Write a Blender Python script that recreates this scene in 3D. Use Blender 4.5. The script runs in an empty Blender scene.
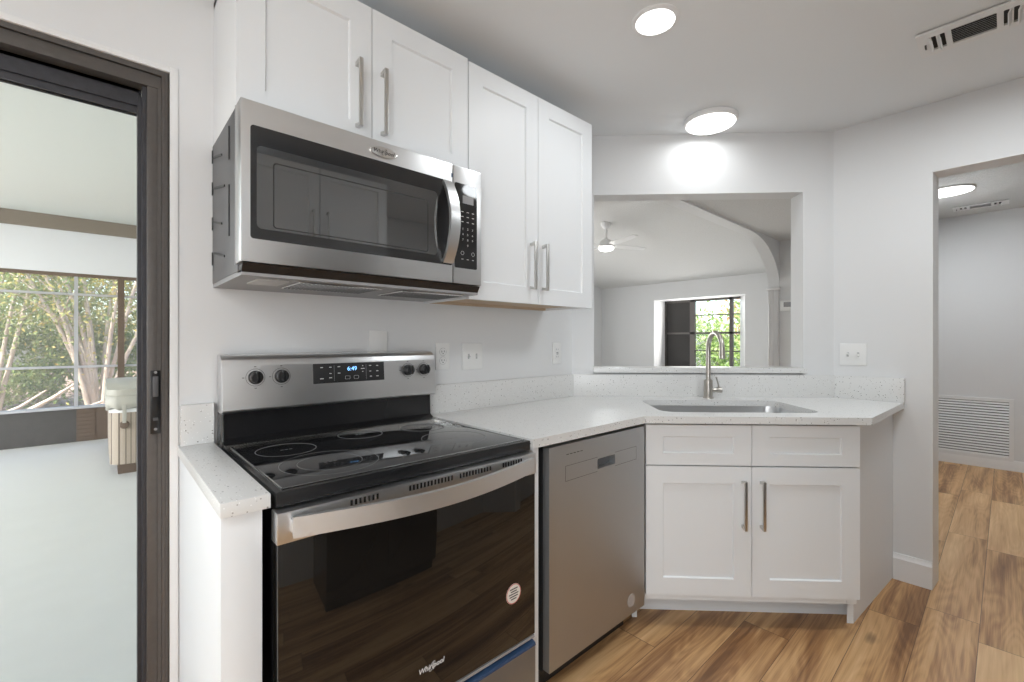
import bpy, bmesh, math, random
from mathutils import Vector, Matrix
random.seed(7)
C = bpy.context.scene.collection
S = bpy.context.scene
PI = math.pi
R2 = math.sqrt(.5)

# ------------------------------------------------------------------ camera, world, lights, exposure
cam_d = bpy.data.cameras.new('camera'); cam = bpy.data.objects.new('camera', cam_d); C.objects.link(cam)
cam_d.sensor_width = 36.0; cam_d.sensor_fit = 'HORIZONTAL'
cam_d.lens = 450.69 / 1024 * 36.0
cam_d.shift_y = (340.72 - 341.0) / 1024
cam_d.clip_start = .02
cam.location = (-.2695, -1.6921, 1.2334)
cam.rotation_euler = (PI / 2, 0, math.radians(47.644) - PI / 2)
S.camera = cam

S.view_settings.view_transform = 'Standard'; S.view_settings.look = 'None'
S.view_settings.gamma = 1.0; S.view_settings.use_curve_mapping = False
S.view_settings.exposure = -0.12

world = bpy.data.worlds.new('sky'); S.world = world; world.use_nodes = True
wn = world.node_tree; wn.nodes.clear()
wo = wn.nodes.new('ShaderNodeOutputWorld'); wb = wn.nodes.new('ShaderNodeBackground')
sk = wn.nodes.new('ShaderNodeTexSky'); sk.sky_type = 'NISHITA'; sk.sun_disc = False
sk.sun_elevation = math.radians(48); sk.sun_rotation = math.radians(250); sk.air_density = 1.0; sk.dust_density = 2.5
wn.links.new(sk.outputs[0], wb.inputs[0]); wn.links.new(wb.outputs[0], wo.inputs[0])
wb.inputs[1].default_value = .75

def lamp(name, kind, loc, energy, size=.1, color=(1, 1, 1), look=(0, 0, -1), size_y=None, spread=PI):
    d = bpy.data.lights.new(name, kind); d.energy = energy; d.color = color
    if kind == 'AREA':
        d.shape = 'DISK' if size_y is None else 'RECTANGLE'; d.size = size; d.spread = spread
        if size_y is not None: d.size_y = size_y
    o = bpy.data.objects.new(name, d); C.objects.link(o); o.location = loc
    o.rotation_euler = Vector(look).to_track_quat('-Z', 'Y').to_euler()
    return o
sun = lamp('sun', 'SUN', (0, 0, 9), 12.0, color=(1, .95, .86), look=(.62, .36, -.95)); sun.data.angle = math.radians(1.0)
NEUT = (.925, .972, 1.0)
lamp('downlight_lamp', 'AREA', (1.24, -.82, 2.403), 3.6, .14, NEUT)
lamp('disc_light_lamp', 'AREA', (2.13, -.63, 2.376), 1.3, .235, NEUT)
lamp('hall_light_lamp', 'AREA', (4.95, -1.36, 2.46), 15.0, .34, NEUT)
lamp('rear_right_fill', 'AREA', (1.95, -1.75, 2.376), 12, .5, NEUT)  # added fill without a fixture, brightens the sink side
lamp('rear_overhead_fill', 'AREA', (-1.75, -1.8, 2.40), 33, 1.2, NEUT, size_y=1.2)  # added broad overhead fill behind the camera, no fixture there
lamp('rear_frontal_fill', 'AREA', (-1.5, -3.0, 1.2), 46, 1.2, (.94, .975, 1), look=(.78, .62, -.02), size_y=1.5)  # added frontal fill from behind the camera, no window there
lamp('left_side_fill', 'AREA', (-2.45, -1.8, 1.35), 5, 1.6, (.94, .975, 1), look=(1, .05, -.05), size_y=1.5)  # added weak fill from the left wall, which has no window
lamp('fan_lamp', 'AREA', (5.29, 2.33, 2.56), 10, .2, NEUT)
lamp('living_side_fill', 'AREA', (4.6, 4.2, 1.35), 52, 2.2, (1, .985, .955), look=(0, -1, .15), size_y=1.6)  # added fill inside the made-up side window, lights the living room
lamp('bay_daylight', 'AREA', (8.15, 2.25, 1.4), 20, 1.2, (1, .98, .95), look=(-1, 0, .1), size_y=1.1)
lamp('sunroom_daylight', 'AREA', (-3.9, 3.2, 1.4), 80, 4.5, (1, .985, .97), look=(1, 0, -.05), size_y=1.8)

# ------------------------------------------------------------------ materials
def node_mat(name):
    m = bpy.data.materials.new(name); m.use_nodes = True
    n = m.node_tree.nodes; b = n.get('Principled BSDF')
    return m, n, m.node_tree.links, b
def simple(name, col, rough=.5, metal=0.0, bump=0.0, bscale=40, var=0.0, spec=None, emit=None, estr=0, coat=0, stretch=None, rvar=0.0):
    m, n, l, b = node_mat(name)
    b.inputs['Base Color'].default_value = (*col, 1); b.inputs['Roughness'].default_value = rough
    b.inputs['Metallic'].default_value = metal
    if spec is not None: b.inputs['Specular IOR Level'].default_value = spec
    if coat: b.inputs['Coat Weight'].default_value = coat; b.inputs['Coat Roughness'].default_value = .05
    if emit: b.inputs['Emission Color'].default_value = (*emit, 1); b.inputs['Emission Strength'].default_value = estr
    tc = n.new('ShaderNodeTexCoord'); mp = n.new('ShaderNodeMapping'); nz = n.new('ShaderNodeTexNoise')
    nz.inputs['Scale'].default_value = bscale; nz.inputs['Detail'].default_value = 4
    if stretch: mp.inputs['Scale'].default_value = stretch
    l.new(tc.outputs['Object'], mp.inputs[0]); l.new(mp.outputs[0], nz.inputs['Vector'])
    if bump:
        bp = n.new('ShaderNodeBump'); bp.inputs['Strength'].default_value = bump; bp.inputs['Distance'].default_value = .01
        l.new(nz.outputs['Fac'], bp.inputs['Height']); l.new(bp.outputs[0], b.inputs['Normal'])
    if var:
        mx = n.new('ShaderNodeMix'); mx.data_type = 'RGBA'
        mx.inputs[6].default_value = (*[c * (1 - var) for c in col], 1); mx.inputs[7].default_value = (*[min(1, c * (1 + var)) for c in col], 1)
        l.new(nz.outputs['Fac'], mx.inputs[0]); l.new(mx.outputs[2], b.inputs['Base Color'])
    if rvar:
        mr = n.new('ShaderNodeMapRange'); mr.inputs['To Min'].default_value = max(.02, rough - rvar); mr.inputs['To Max'].default_value = rough + rvar
        l.new(nz.outputs['Fac'], mr.inputs[0]); l.new(mr.outputs[0], b.inputs['Roughness'])
    return m
def glass_mat(name, tint=(1, 1, 1), ior=1.45, refl=1.0):
    m, n, l, b = node_mat(name); n.remove(b)
    out = n['Material Output']; t = n.new('ShaderNodeBsdfTransparent'); g = n.new('ShaderNodeBsdfGlossy'); mx = n.new('ShaderNodeMixShader'); f = n.new('ShaderNodeFresnel')
    t.inputs[0].default_value = (*tint, 1); g.inputs['Roughness'].default_value = .01; f.inputs['IOR'].default_value = ior
    mu = n.new('ShaderNodeMath'); mu.operation = 'MULTIPLY'; mu.inputs[1].default_value = refl
    l.new(f.outputs[0], mu.inputs[0]); l.new(mu.outputs[0], mx.inputs[0]); l.new(t.outputs[0], mx.inputs[1]); l.new(g.outputs[0], mx.inputs[2]); l.new(mx.outputs[0], out.inputs[0])
    return m
def mesh_screen(name):
    m, n, l, b = node_mat(name); out = n['Material Output']; t = n.new('ShaderNodeBsdfTransparent'); mx = n.new('ShaderNodeMixShader'); mx.inputs[0].default_value = .14
    b.inputs['Base Color'].default_value = (.55, .54, .52, 1); b.inputs['Roughness'].default_value = .8
    tr = n.new('ShaderNodeBsdfTranslucent'); tr.inputs[0].default_value = (.62, .60, .57, 1); m2 = n.new('ShaderNodeMixShader'); m2.inputs[0].default_value = .5
    l.new(b.outputs[0], m2.inputs[1]); l.new(tr.outputs[0], m2.inputs[2]); l.new(t.outputs[0], mx.inputs[1]); l.new(m2.outputs[0], mx.inputs[2]); l.new(mx.outputs[0], out.inputs[0])
    return m
def quartz_mat():
    m, n, l, b = node_mat('speckled_quartz')
    tc = n.new('ShaderNodeTexCoord'); b.inputs['Roughness'].default_value = .28
    base = (.745, .745, .735, 1); cur = None
    for sc, thr, keep, col in ((75, .15, .58, (.22, .21, .20, 1)), (120, .2, .72, (.42, .40, .38, 1)), (150, .2, .7, (.95, .95, .95, 1))):
        v = n.new('ShaderNodeTexVoronoi'); v.inputs['Scale'].default_value = sc; l.new(tc.outputs['Object'], v.inputs['Vector'])
        a = n.new('ShaderNodeMath'); a.operation = 'LESS_THAN'; a.inputs[1].default_value = thr; l.new(v.outputs['Distance'], a.inputs[0])
        sp = n.new('ShaderNodeSeparateColor'); l.new(v.outputs['Color'], sp.inputs[0])
        k = n.new('ShaderNodeMath'); k.operation = 'GREATER_THAN'; k.inputs[1].default_value = keep; l.new(sp.outputs[0], k.inputs[0])
        mu = n.new('ShaderNodeMath'); mu.operation = 'MULTIPLY'; l.new(a.outputs[0], mu.inputs[0]); l.new(k.outputs[0], mu.inputs[1])
        mx = n.new('ShaderNodeMix'); mx.data_type = 'RGBA'; mx.inputs[6].default_value = base; mx.inputs[7].default_value = col
        if cur: l.new(cur, mx.inputs[6])
        l.new(mu.outputs[0], mx.inputs[0]); cur = mx.outputs[2]
    l.new(cur, b.inputs['Base Color'])
    return m
def floor_mat():
    m, n, l, b = node_mat('oak_vinyl_plank')
    tc = n.new('ShaderNodeTexCoord'); sx = n.new('ShaderNodeSeparateXYZ'); l.new(tc.outputs['Object'], sx.inputs[0])
    def mth(op, a, c=None, d=None):
        q = n.new('ShaderNodeMath'); q.operation = op
        for i, x in enumerate((a, c, d)):
            if x is None: continue
            if isinstance(x, (int, float)): q.inputs[i].default_value = x
            else: l.new(x, q.inputs[i])
        return q.outputs[0]
    W, L = .175, 1.22
    yy = mth('DIVIDE', mth('ADD', sx.outputs[1], 1.44 + 10 * W), W)
    row = mth('FLOOR', yy); fy = mth('SUBTRACT', yy, row)
    wn_ = n.new('ShaderNodeTexWhiteNoise'); wn_.noise_dimensions = '1D'; l.new(row, wn_.inputs['W'])
    off = mth('MULTIPLY', wn_.outputs['Value'], L)
    xx = mth('DIVIDE', mth('ADD', mth('ADD', sx.outputs[0], 20), off), L)
    colm = mth('FLOOR', xx); fx = mth('SUBTRACT', xx, colm)
    pid = n.new('ShaderNodeCombineXYZ'); l.new(row, pid.inputs[0]); l.new(colm, pid.inputs[1])
    rn = n.new('ShaderNodeTexWhiteNoise'); rn.noise_dimensions = '3D'; l.new(pid.outputs[0], rn.inputs['Vector'])
    rs = n.new('ShaderNodeSeparateColor'); l.new(rn.outputs['Color'], rs.inputs[0])
    # grain coordinates: shifted per plank
    gv = n.new('ShaderNodeCombineXYZ')
    l.new(mth('ADD', sx.outputs[0], mth('MULTIPLY', rs.outputs[0], 37)), gv.inputs[0]); l.new(mth('ADD', sx.outputs[1], mth('MULTIPLY', rs.outputs[1], 11)), gv.inputs[1]); l.new(mth('MULTIPLY', rs.outputs[2], 9), gv.inputs[2])
    def noise(scale, st, detail=4, dist=0.0):
        mp = n.new('ShaderNodeMapping'); mp.inputs['Scale'].default_value = st; l.new(gv.outputs[0], mp.inputs[0])
        z = n.new('ShaderNodeTexNoise'); z.inputs['Scale'].default_value = scale; z.inputs['Detail'].default_value = detail; z.inputs['Distortion'].default_value = dist
        l.new(mp.outputs[0], z.inputs['Vector']); return z.outputs['Fac']
    broad = noise(1.0, (.9, 10, 1), 2, .25)
    streak = noise(1.0, (1.6, 55, 1), 3, .1)
    fine = noise(1.0, (6, 200, 1), 2)
    # cathedral rings
    mp = n.new('ShaderNodeMapping'); mp.inputs['Scale'].default_value = (1.1, 7.5, 1); l.new(gv.outputs[0], mp.inputs[0])
    ring = n.new('ShaderNodeTexNoise'); ring.inputs['Scale'].default_value = 1.0; ring.inputs['Detail'].default_value = 1; l.new(mp.outputs[0], ring.inputs['Vector'])
    rr = mth('FRACT', mth('MULTIPLY', ring.outputs['Fac'], 16))
    rr = mth('ABSOLUTE', mth('SUBTRACT', rr, .5))
    t = mth('ADD', mth('MULTIPLY', broad, 1.0), mth('ADD', mth('MULTIPLY', streak, .42), mth('ADD', mth('MULTIPLY', fine, .22), mth('MULTIPLY', rr, .15))))
    t = mth('ADD', t, mth('MULTIPLY', mth('SUBTRACT', rs.outputs[0], .5), .24))
    t = mth('MULTIPLY', mth('SUBTRACT', t, .075), .66)
    cr = n.new('ShaderNodeValToRGB'); l.new(t, cr.inputs[0])
    e = cr.color_ramp.elements; e[0].position = .30; e[0].color = (.20, .095, .042, 1); e[1].position = .72; e[1].color = (.84, .57, .305, 1)
    x = e.new(.41); x.color = (.38, .195, .083, 1); x = e.new(.52); x.color = (.63, .37, .17, 1)
    # knots
    kv = n.new('ShaderNodeMapping'); kv.inputs['Scale'].default_value = (2.6, 6.0, 1); l.new(gv.outputs[0], kv.inputs[0])
    vo = n.new('ShaderNodeTexVoronoi'); vo.inputs['Scale'].default_value = 1.0; l.new(kv.outputs[0], vo.inputs['Vector'])
    vs = n.new('ShaderNodeSeparateColor'); l.new(vo.outputs['Color'], vs.inputs[0])
    kd = mth('ADD', vo.outputs['Distance'], mth('MULTIPLY', mth('SUBTRACT', streak, .5), .16))
    kk = mth('MULTIPLY', mth('SMOOTH_MIN', mth('MAXIMUM', mth('SUBTRACT', 1, mth('MULTIPLY', kd, 6.0)), 0), 1, .1), mth('GREATER_THAN', vs.outputs[0], .5))
    km = n.new('ShaderNodeMix'); km.data_type = 'RGBA'; l.new(kk, km.inputs[0]); l.new(cr.outputs[0], km.inputs[6]); km.inputs[7].default_value = (.085, .042, .02, 1)
    # seams
    ey = mth('LESS_THAN', mth('MINIMUM', fy, mth('SUBTRACT', 1, fy)), .007)
    ex = mth('LESS_THAN', mth('MINIMUM', fx, mth('SUBTRACT', 1, fx)), .0012)
    sm = n.new('ShaderNodeMix'); sm.data_type = 'RGBA'; l.new(mth('MULTIPLY', mth('MAXIMUM', ex, ey), .8), sm.inputs[0]); l.new(km.outputs[2], sm.inputs[6]); sm.inputs[7].default_value = (.10, .055, .03, 1)
    l.new(sm.outputs[2], b.inputs['Base Color'])
    b.inputs['Roughness'].default_value = .42
    bp = n.new('ShaderNodeBump'); bp.inputs['Strength'].default_value = .12; bp.inputs['Distance'].default_value = .004
    l.new(fine, bp.inputs['Height']); l.new(bp.outputs[0], b.inputs['Normal'])
    return m
def leaf_mat(name, cols):
    m, n, l, b = node_mat(name)
    g = n.new('ShaderNodeTexCoord'); z = n.new('ShaderNodeTexNoise'); z.inputs['Scale'].default_value = 5; z.inputs['Detail'].default_value = 5
    l.new(g.outputs['Object'], z.inputs['Vector'])
    cr = n.new('ShaderNodeValToRGB'); l.new(z.outputs['Fac'], cr.inputs[0]); e = cr.color_ramp.elements
    e[0].position = .32; e[0].color = (*cols[0], 1); e[1].position = .68; e[1].color = (*cols[-1], 1)
    for i, c in enumerate(cols[1:-1]): x = e.new(.32 + .36 * (i + 1) / (len(cols) - 1)); x.color = (*c, 1)
    l.new(cr.outputs[0], b.inputs['Base Color']); b.inputs['Roughness'].default_value = .5
    tr = n.new('ShaderNodeBsdfTranslucent'); l.new(cr.outputs[0], tr.inputs[0]); mx = n.new('ShaderNodeMixShader'); mx.inputs[0].default_value = .4
    l.new(b.outputs[0], mx.inputs[1]); l.new(tr.outputs[0], mx.inputs[2]); l.new(mx.outputs[0], n['Material Output'].inputs[0])
    return m
def ground_mat():
    m, n, l, b = node_mat('leaf_litter')
    g = n.new('ShaderNodeTexCoord'); v = n.new('ShaderNodeTexVoronoi'); v.inputs['Scale'].default_value = 9; l.new(g.outputs['Object'], v.inputs['Vector'])
    cr = n.new('ShaderNodeValToRGB'); sp = n.new('ShaderNodeSeparateColor'); l.new(v.outputs['Color'], sp.inputs[0]); l.new(sp.outputs[0], cr.inputs[0])
    e = cr.color_ramp.elements; e[0].color = (.13, .085, .055, 1); e[1].color = (.48, .35, .26, 1); x = e.new(.5); x.color = (.28, .19, .13, 1)
    l.new(cr.outputs[0], b.inputs['Base Color']); b.inputs['Roughness'].default_value = .9
    return m

M = dict(
    wall=simple('white_wall_paint', (.76, .765, .77), .55, bump=.04, bscale=220),
    trim=simple('white_trim_paint', (.84, .84, .84), .35, bump=.02, bscale=120),
    ceil=simple('flat_ceiling_paint', (.83, .85, .865), .8, bump=.03, bscale=150),
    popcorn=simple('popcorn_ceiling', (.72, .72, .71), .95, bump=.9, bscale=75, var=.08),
    cab=simple('white_cabinet_lacquer', (.825, .845, .862), .45, bump=.01, bscale=90),
    quartz=quartz_mat(), floor=floor_mat(),
    steel=simple('brushed_stainless', (.66, .665, .67), .33, 1.0, bscale=5, rvar=.02),
    steel_v=simple('brushed_stainless_dishwasher', (.52, .54, .555), .44, 1.0, bscale=5, rvar=.02),
    nickel=simple('brushed_nickel', (.50, .47, .43), .30, 1.0, bump=.01, bscale=60, rvar=.05),
    pull=simple('satin_nickel_pull', (.58, .57, .55), .30, 1.0, bump=.01, bscale=80, rvar=.05),
    chrome=simple('bright_metal_edge', (.75, .75, .74), .15, 1.0, bump=.01, bscale=80),
    blackglass=simple('black_oven_glass', (.010, .009, .008), .025, 0, spec=.55, bump=.0012, bscale=3),
    cooktop=simple('black_ceramic_glass', (.012, .012, .013), .05, 0, spec=.7),
    black=simple('black_enamel', (.014, .014, .015), .22),
    blackplastic=simple('black_plastic', (.02, .02, .021), .4, bump=.03, bscale=120),
    darkgrey=simple('dark_grey_painted_metal', (.105, .105, .11), .4, .2, bump=.03, bscale=90),
    grey=simple('grey_plastic', (.32, .32, .33), .45, bump=.02, bscale=100),
    mwglass=simple('microwave_black_glass', (.022, .022, .023), .04, 0, spec=.6),
    mwwindow=simple('microwave_screened_window', (.03, .03, .03), .02, 0, coat=1.0),
    film=simple('blue_protective_film', (.03, .065, .14), .25, bump=.1, bscale=30, var=.2),
    slotgrey=simple('pale_grey_plastic', (.50, .50, .50), .45, bump=.01),
    handle=simple('satin_oven_handle', (.74, .755, .77), .48, 1.0, bscale=40, rvar=.03),
    drawer=simple('grey_drawer_steel', (.30, .32, .345), .35, .85, bscale=6, stretch=(2, 2, 160), rvar=.03),
    mark=simple('pale_printed_marks', (.75, .75, .74), .5, bump=.01),
    darkmark=simple('dark_printed_marks', (.05, .05, .05), .5, bump=.01),
    greyline=simple('grey_burner_print', (.24, .24, .24), .4, bump=.01),
    red=simple('red_print', (.55, .08, .05), .5, bump=.01),
    paper=simple('white_sticker_paper', (.80, .76, .70), .5, bump=.02),
    tanpaper=simple('tan_sticker_film', (.56, .48, .42), .4, bump=.02),
    digits=simple('blue_display_digits', (.1, .3, .7), .4, emit=(.25, .55, 1.0), estr=2.2, bump=.01),
    birch=simple('raw_birch_plywood', (.55, .42, .30), .7, bump=.05, bscale=12, stretch=(1, 12, 12), var=.15),
    plate=simple('white_switch_plate', (.84, .84, .83), .35, bump=.01),
    bronze=simple('dark_bronze_aluminium', (.115, .105, .098), .42, .45, bump=.05, bscale=60, var=.15),
    bronze_dark=simple('dark_weathered_track', (.055, .055, .062), .45, .4, bump=.1, bscale=50, var=.3),
    glow=simple('lit_diffuser', (.9, .9, .88), .6, emit=(1, .985, .96), estr=3.5, bump=.01),
    fanglow=simple('lit_fan_diffuser', (.9, .9, .88), .6, emit=(1, .98, .94), estr=5.0, bump=.01),
    vent=simple('white_vent_metal', (.84, .84, .84), .4, bump=.02), ventdark=simple('dark_vent_cavity', (.05, .048, .045), .8, bump=.05),
    glass=glass_mat('clear_window_glass', (.96, .97, .965), 1.4, .35),
    screen=simple('dark_insect_screen', (.035, .032, .03), .6, bump=.15, bscale=120, var=.3, stretch=(1, 8, 1)),
    sunfloor=simple('painted_concrete', (.62, .635, .615), .38, bump=.06, bscale=6, var=.06, rvar=.1),
    sunceil=simple('pale_green_ceiling_paint', (.66, .69, .66), .8, bump=.03, bscale=60),
    sunwhite=simple('white_panel_paint', (.80, .82, .86), .6, bump=.03, bscale=60),
    beam=simple('weathered_brown_beam', (.26, .22, .18), .7, bump=.15, bscale=10, stretch=(1, 10, 10), var=.2),
    knee=simple('dark_grey_knee_wall_paint', (.085, .08, .076), .6, bump=.2, bscale=18, var=.3),
    screenframe=simple('grey_screen_frame', (.50, .50, .52), .5, .3, bump=.03),
    netting=mesh_screen('insect_screen'),
    brown=simple('brown_painted_wood', (.16, .115, .085), .6, bump=.15, bscale=12, var=.2),
    tubside=simple('tan_spa_cabinet', (.43, .36, .285), .6, bump=.06, bscale=20, stretch=(8, 8, 1), var=.08),
    vinyl=simple('pale_spa_cover_vinyl', (.46, .445, .39), .55, bump=.25, bscale=9, var=.1),
    cream=simple('white_spa_rim', (.80, .80, .78), .4, bump=.02),
    bark=simple('pale_bark', (.50, .43, .36), .85, bump=.5, bscale=12, stretch=(1, 1, .25), var=.35),
    leafA=leaf_mat('evergreen_leaves', [(.09, .16, .05), (.24, .33, .11), (.52, .55, .24)]),
    leafB=leaf_mat('yellowing_leaves', [(.13, .18, .05), (.34, .36, .12), (.70, .52, .16)]),
    leafC=leaf_mat('bright_garden_leaves', [(.16, .28, .08), (.32, .45, .14), (.60, .66, .36)]),
    leafD=leaf_mat('copper_garden_leaves', [(.45, .22, .12), (.62, .38, .20), (.40, .55, .14)]),
    ground=ground_mat(),
    carpet=simple('pale_outdoor_gravel', (.62, .60, .56), .9, bump=.3, bscale=30, var=.15),
)

def stripes(m, step, w, dark):      # dark joints between upright slats
    n, l = m.node_tree.nodes, m.node_tree.links; b = n['Principled BSDF']; src = b.inputs['Base Color'].links[0].from_socket
    tc = n.new('ShaderNodeTexCoord'); sx = n.new('ShaderNodeSeparateXYZ'); l.new(tc.outputs['Object'], sx.inputs[0])
    a = n.new('ShaderNodeMath'); a.operation = 'ADD'; l.new(sx.outputs[0], a.inputs[0]); l.new(sx.outputs[1], a.inputs[1])
    d = n.new('ShaderNodeMath'); d.operation = 'DIVIDE'; l.new(a.outputs[0], d.inputs[0]); d.inputs[1].default_value = step
    f = n.new('ShaderNodeMath'); f.operation = 'FRACT'; l.new(d.outputs[0], f.inputs[0])
    t = n.new('ShaderNodeMath'); t.operation = 'LESS_THAN'; l.new(f.outputs[0], t.inputs[0]); t.inputs[1].default_value = w
    mx = n.new('ShaderNodeMix'); mx.data_type = 'RGBA'; l.new(t.outputs[0], mx.inputs[0]); l.new(src, mx.inputs[6]); mx.inputs[7].default_value = (*dark, 1); l.new(mx.outputs[2], b.inputs['Base Color'])
stripes(M['tubside'], .037, .17, (.13, .10, .075))
M['mwwindow'].node_tree.nodes['Principled BSDF'].inputs['IOR'].default_value = 2.1
# ------------------------------------------------------------------ mesh builder
class G:
    def __init__(s): s.bm = bmesh.new()
    def _bev(s, faces, w, seg=2):
        if w > 0:
            ed = list({e for f in faces for e in f.edges})
            bmesh.ops.bevel(s.bm, geom=ed, offset=w, segments=seg, profile=.6, affect='EDGES', clamp_overlap=True)
        return s
    def box(s, x0, x1, y0, y1, z0, z1, bev=0, seg=2):
        v = [s.bm.verts.new(p) for p in ((x0,y0,z0),(x1,y0,z0),(x1,y1,z0),(x0,y1,z0),(x0,y0,z1),(x1,y0,z1),(x1,y1,z1),(x0,y1,z1))]
        f = [s.bm.faces.new([v[i] for i in q]) for q in ((3,2,1,0),(4,5,6,7),(0,1,5,4),(1,2,6,5),(2,3,7,6),(3,0,4,7))]
        return s._bev(f, bev, seg)
    def _p(s, axis, q, a):
        return (q[0], q[1], a) if axis == 'z' else ((q[0], a, q[1]) if axis == 'y' else (a, q[0], q[1]))
    def prism(s, pts, axis, a0, a1, bev=0, holes=()):
        if not holes:
            lo = [s.bm.verts.new(s._p(axis, q, a0)) for q in pts]; hi = [s.bm.verts.new(s._p(axis, q, a1)) for q in pts]
            fs = [s.bm.faces.new(lo[::-1]), s.bm.faces.new(hi)]; k = len(pts)
            for i in range(k): fs.append(s.bm.faces.new((lo[i], lo[(i+1)%k], hi[(i+1)%k], hi[i])))
            return s._bev(fs, bev)
        ed = []; loops = []
        for loop in (pts, *holes):
            vs = [s.bm.verts.new(s._p(axis, q, a0)) for q in loop]; loops.append(vs)
            ed += [s.bm.edges.new((vs[i], vs[(i+1)%len(vs)])) for i in range(len(vs))]
        fill = [g for g in bmesh.ops.triangle_fill(s.bm, edges=ed, use_beauty=True, use_dissolve=False)['geom'] if isinstance(g, bmesh.types.BMFace)]
        vmap = {}
        for vs in loops:
            for v in vs:
                co = list(v.co); co[{'x':0,'y':1,'z':2}[axis]] = a1; vmap[v] = s.bm.verts.new(co)
        for f in fill: s.bm.faces.new([vmap[v] for v in reversed(f.verts)])
        for vs in loops:
            for i in range(len(vs)):
                a, b = vs[i], vs[(i+1)%len(vs)]; s.bm.faces.new((a, b, vmap[b], vmap[a]))
        return s
    def tube(s, pts, r, n=12, cap=True):
        pts = [Vector(p) for p in pts]; k = len(pts); rr = r if isinstance(r, (list, tuple)) else [r]*k
        rings = []; up = None
        for i, p in enumerate(pts):
            t = (pts[min(i+1, k-1)] - pts[max(i-1, 0)]).normalized()
            if up is None: up = t.orthogonal().normalized()
            else:
                up = (up - t * up.dot(t)); up = up.normalized() if up.length > 1e-6 else t.orthogonal().normalized()
            w = t.cross(up)
            rings.append([s.bm.verts.new(p + (up*math.cos(2*PI*j/n) + w*math.sin(2*PI*j/n))*rr[i]) for j in range(n)])
        for a, b in zip(rings, rings[1:]):
            for j in range(n): s.bm.faces.new((a[j], a[(j+1)%n], b[(j+1)%n], b[j]))
        if cap: s.bm.faces.new(rings[0][::-1]); s.bm.faces.new(rings[-1])
        return s
    def cyl(s, p0, p1, r, n=24, r2=None): return s.tube([p0, p1], [r, r if r2 is None else r2], n)
    def lathe(s, prof, o, ax=(0,0,1), n=32):
        ax = Vector(ax).normalized(); u = ax.orthogonal().normalized(); w = ax.cross(u); o = Vector(o); rings = []
        for r, h in prof:
            rings.append([s.bm.verts.new(o + ax*h + (u*math.cos(2*PI*j/n) + w*math.sin(2*PI*j/n))*max(r, 1e-4)) for j in range(n)])
        for a, b in zip(rings, rings[1:]):
            for j in range(n): s.bm.faces.new((a[j], a[(j+1)%n], b[(j+1)%n], b[j]))
        s.bm.faces.new(rings[0][::-1]); s.bm.faces.new(rings[-1])
        return s
    def ring(s, o, ax, r0, r1, h, n=48, sx=1, sy=1):
        ax = Vector(ax).normalized(); u = Vector((1,0,0)) if abs(ax.x) < .9 else Vector((0,1,0)); w = ax.cross(u); o = Vector(o)
        L = []
        for r, hh in ((r0,0),(r1,0),(r1,h),(r0,h)):
            L.append([s.bm.verts.new(o + ax*hh + (u*math.cos(2*PI*j/n)*sx + w*math.sin(2*PI*j/n)*sy)*r) for j in range(n)])
        for i in range(4):
            a, b = L[i], L[(i+1)%4]
            for j in range(n): s.bm.faces.new((a[j], a[(j+1)%n], b[(j+1)%n], b[j]))
        return s
    def strip(s, path, half, thick, up=(0,0,1)):   # flat bowed bar: path of centre points, half height along up, thickness along the outward normal
        up = Vector(up); pts = [Vector(p) for p in path]; rg = []
        for i, p in enumerate(pts):
            t = (pts[min(i+1, len(pts)-1)] - pts[max(i-1, 0)]).normalized(); nn = t.cross(up).normalized()
            rg.append([s.bm.verts.new(p + up*a*half + nn*b*thick*.5) for a, b in ((-1,-1),(1,-1),(1,1),(-1,1))])
        for a, b in zip(rg, rg[1:]):
            for j in range(4): s.bm.faces.new((a[j], a[(j+1)%4], b[(j+1)%4], b[j]))
        s.bm.faces.new(rg[0][::-1]); s.bm.faces.new(rg[-1])
        return s
    def text(s, body, size, mtx, depth=.0006, shear=0.0, align='CENTER'):
        cu = bpy.data.curves.new('lettering', 'FONT'); cu.body = body; cu.size = size; cu.extrude = depth; cu.shear = shear
        cu.align_x = align; cu.align_y = 'CENTER'; cu.resolution_u = 3
        o = bpy.data.objects.new('lettering', cu); C.objects.link(o)
        dg = bpy.context.evaluated_depsgraph_get(); me = bpy.data.meshes.new_from_object(o.evaluated_get(dg))
        me.transform(mtx); s.bm.from_mesh(me)
        bpy.data.objects.remove(o); bpy.data.curves.remove(cu); bpy.data.meshes.remove(me)
        return s
def face_m(x, y, z):      # text plane facing -Y (front of things on the stove wall), reading along +X
    return Matrix.Translation((x, y, z)) @ Matrix.Rotation(PI/2, 4, 'X')

def obj(name, g, mat, parent=None, smooth=35, label=None):
    bmesh.ops.remove_doubles(g.bm, verts=g.bm.verts, dist=1e-6)
    bmesh.ops.recalc_face_normals(g.bm, faces=g.bm.faces)
    me = bpy.data.meshes.new(name); g.bm.to_mesh(me); g.bm.free()
    me.materials.append(mat)
    if smooth: me.shade_smooth(); me.set_sharp_from_angle(angle=math.radians(smooth))
    o = bpy.data.objects.new(name, me); C.objects.link(o)
    if parent: o.parent = parent
    if label: o['label'] = label
    return o
def tag(o, label, cat, group=None, kind=None):
    o['label'] = label; o['category'] = cat
    if group: o['group'] = group
    if kind: o['kind'] = kind
    return o
def thing(name, label, cat, loc=(0,0,0), rotz=0, group=None):
    o = bpy.data.objects.new(name, None); C.objects.link(o); o.empty_display_size = .1
    o.location = loc; o.rotation_euler = (0, 0, rotz)
    return tag(o, label, cat, group)
def struct(name, g, mat, label=None, parent=None, smooth=35):
    o = obj(name, g, mat, parent, smooth)
    if not parent: o['kind'] = 'structure'
    if label: o['label'] = label
    return o
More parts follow.
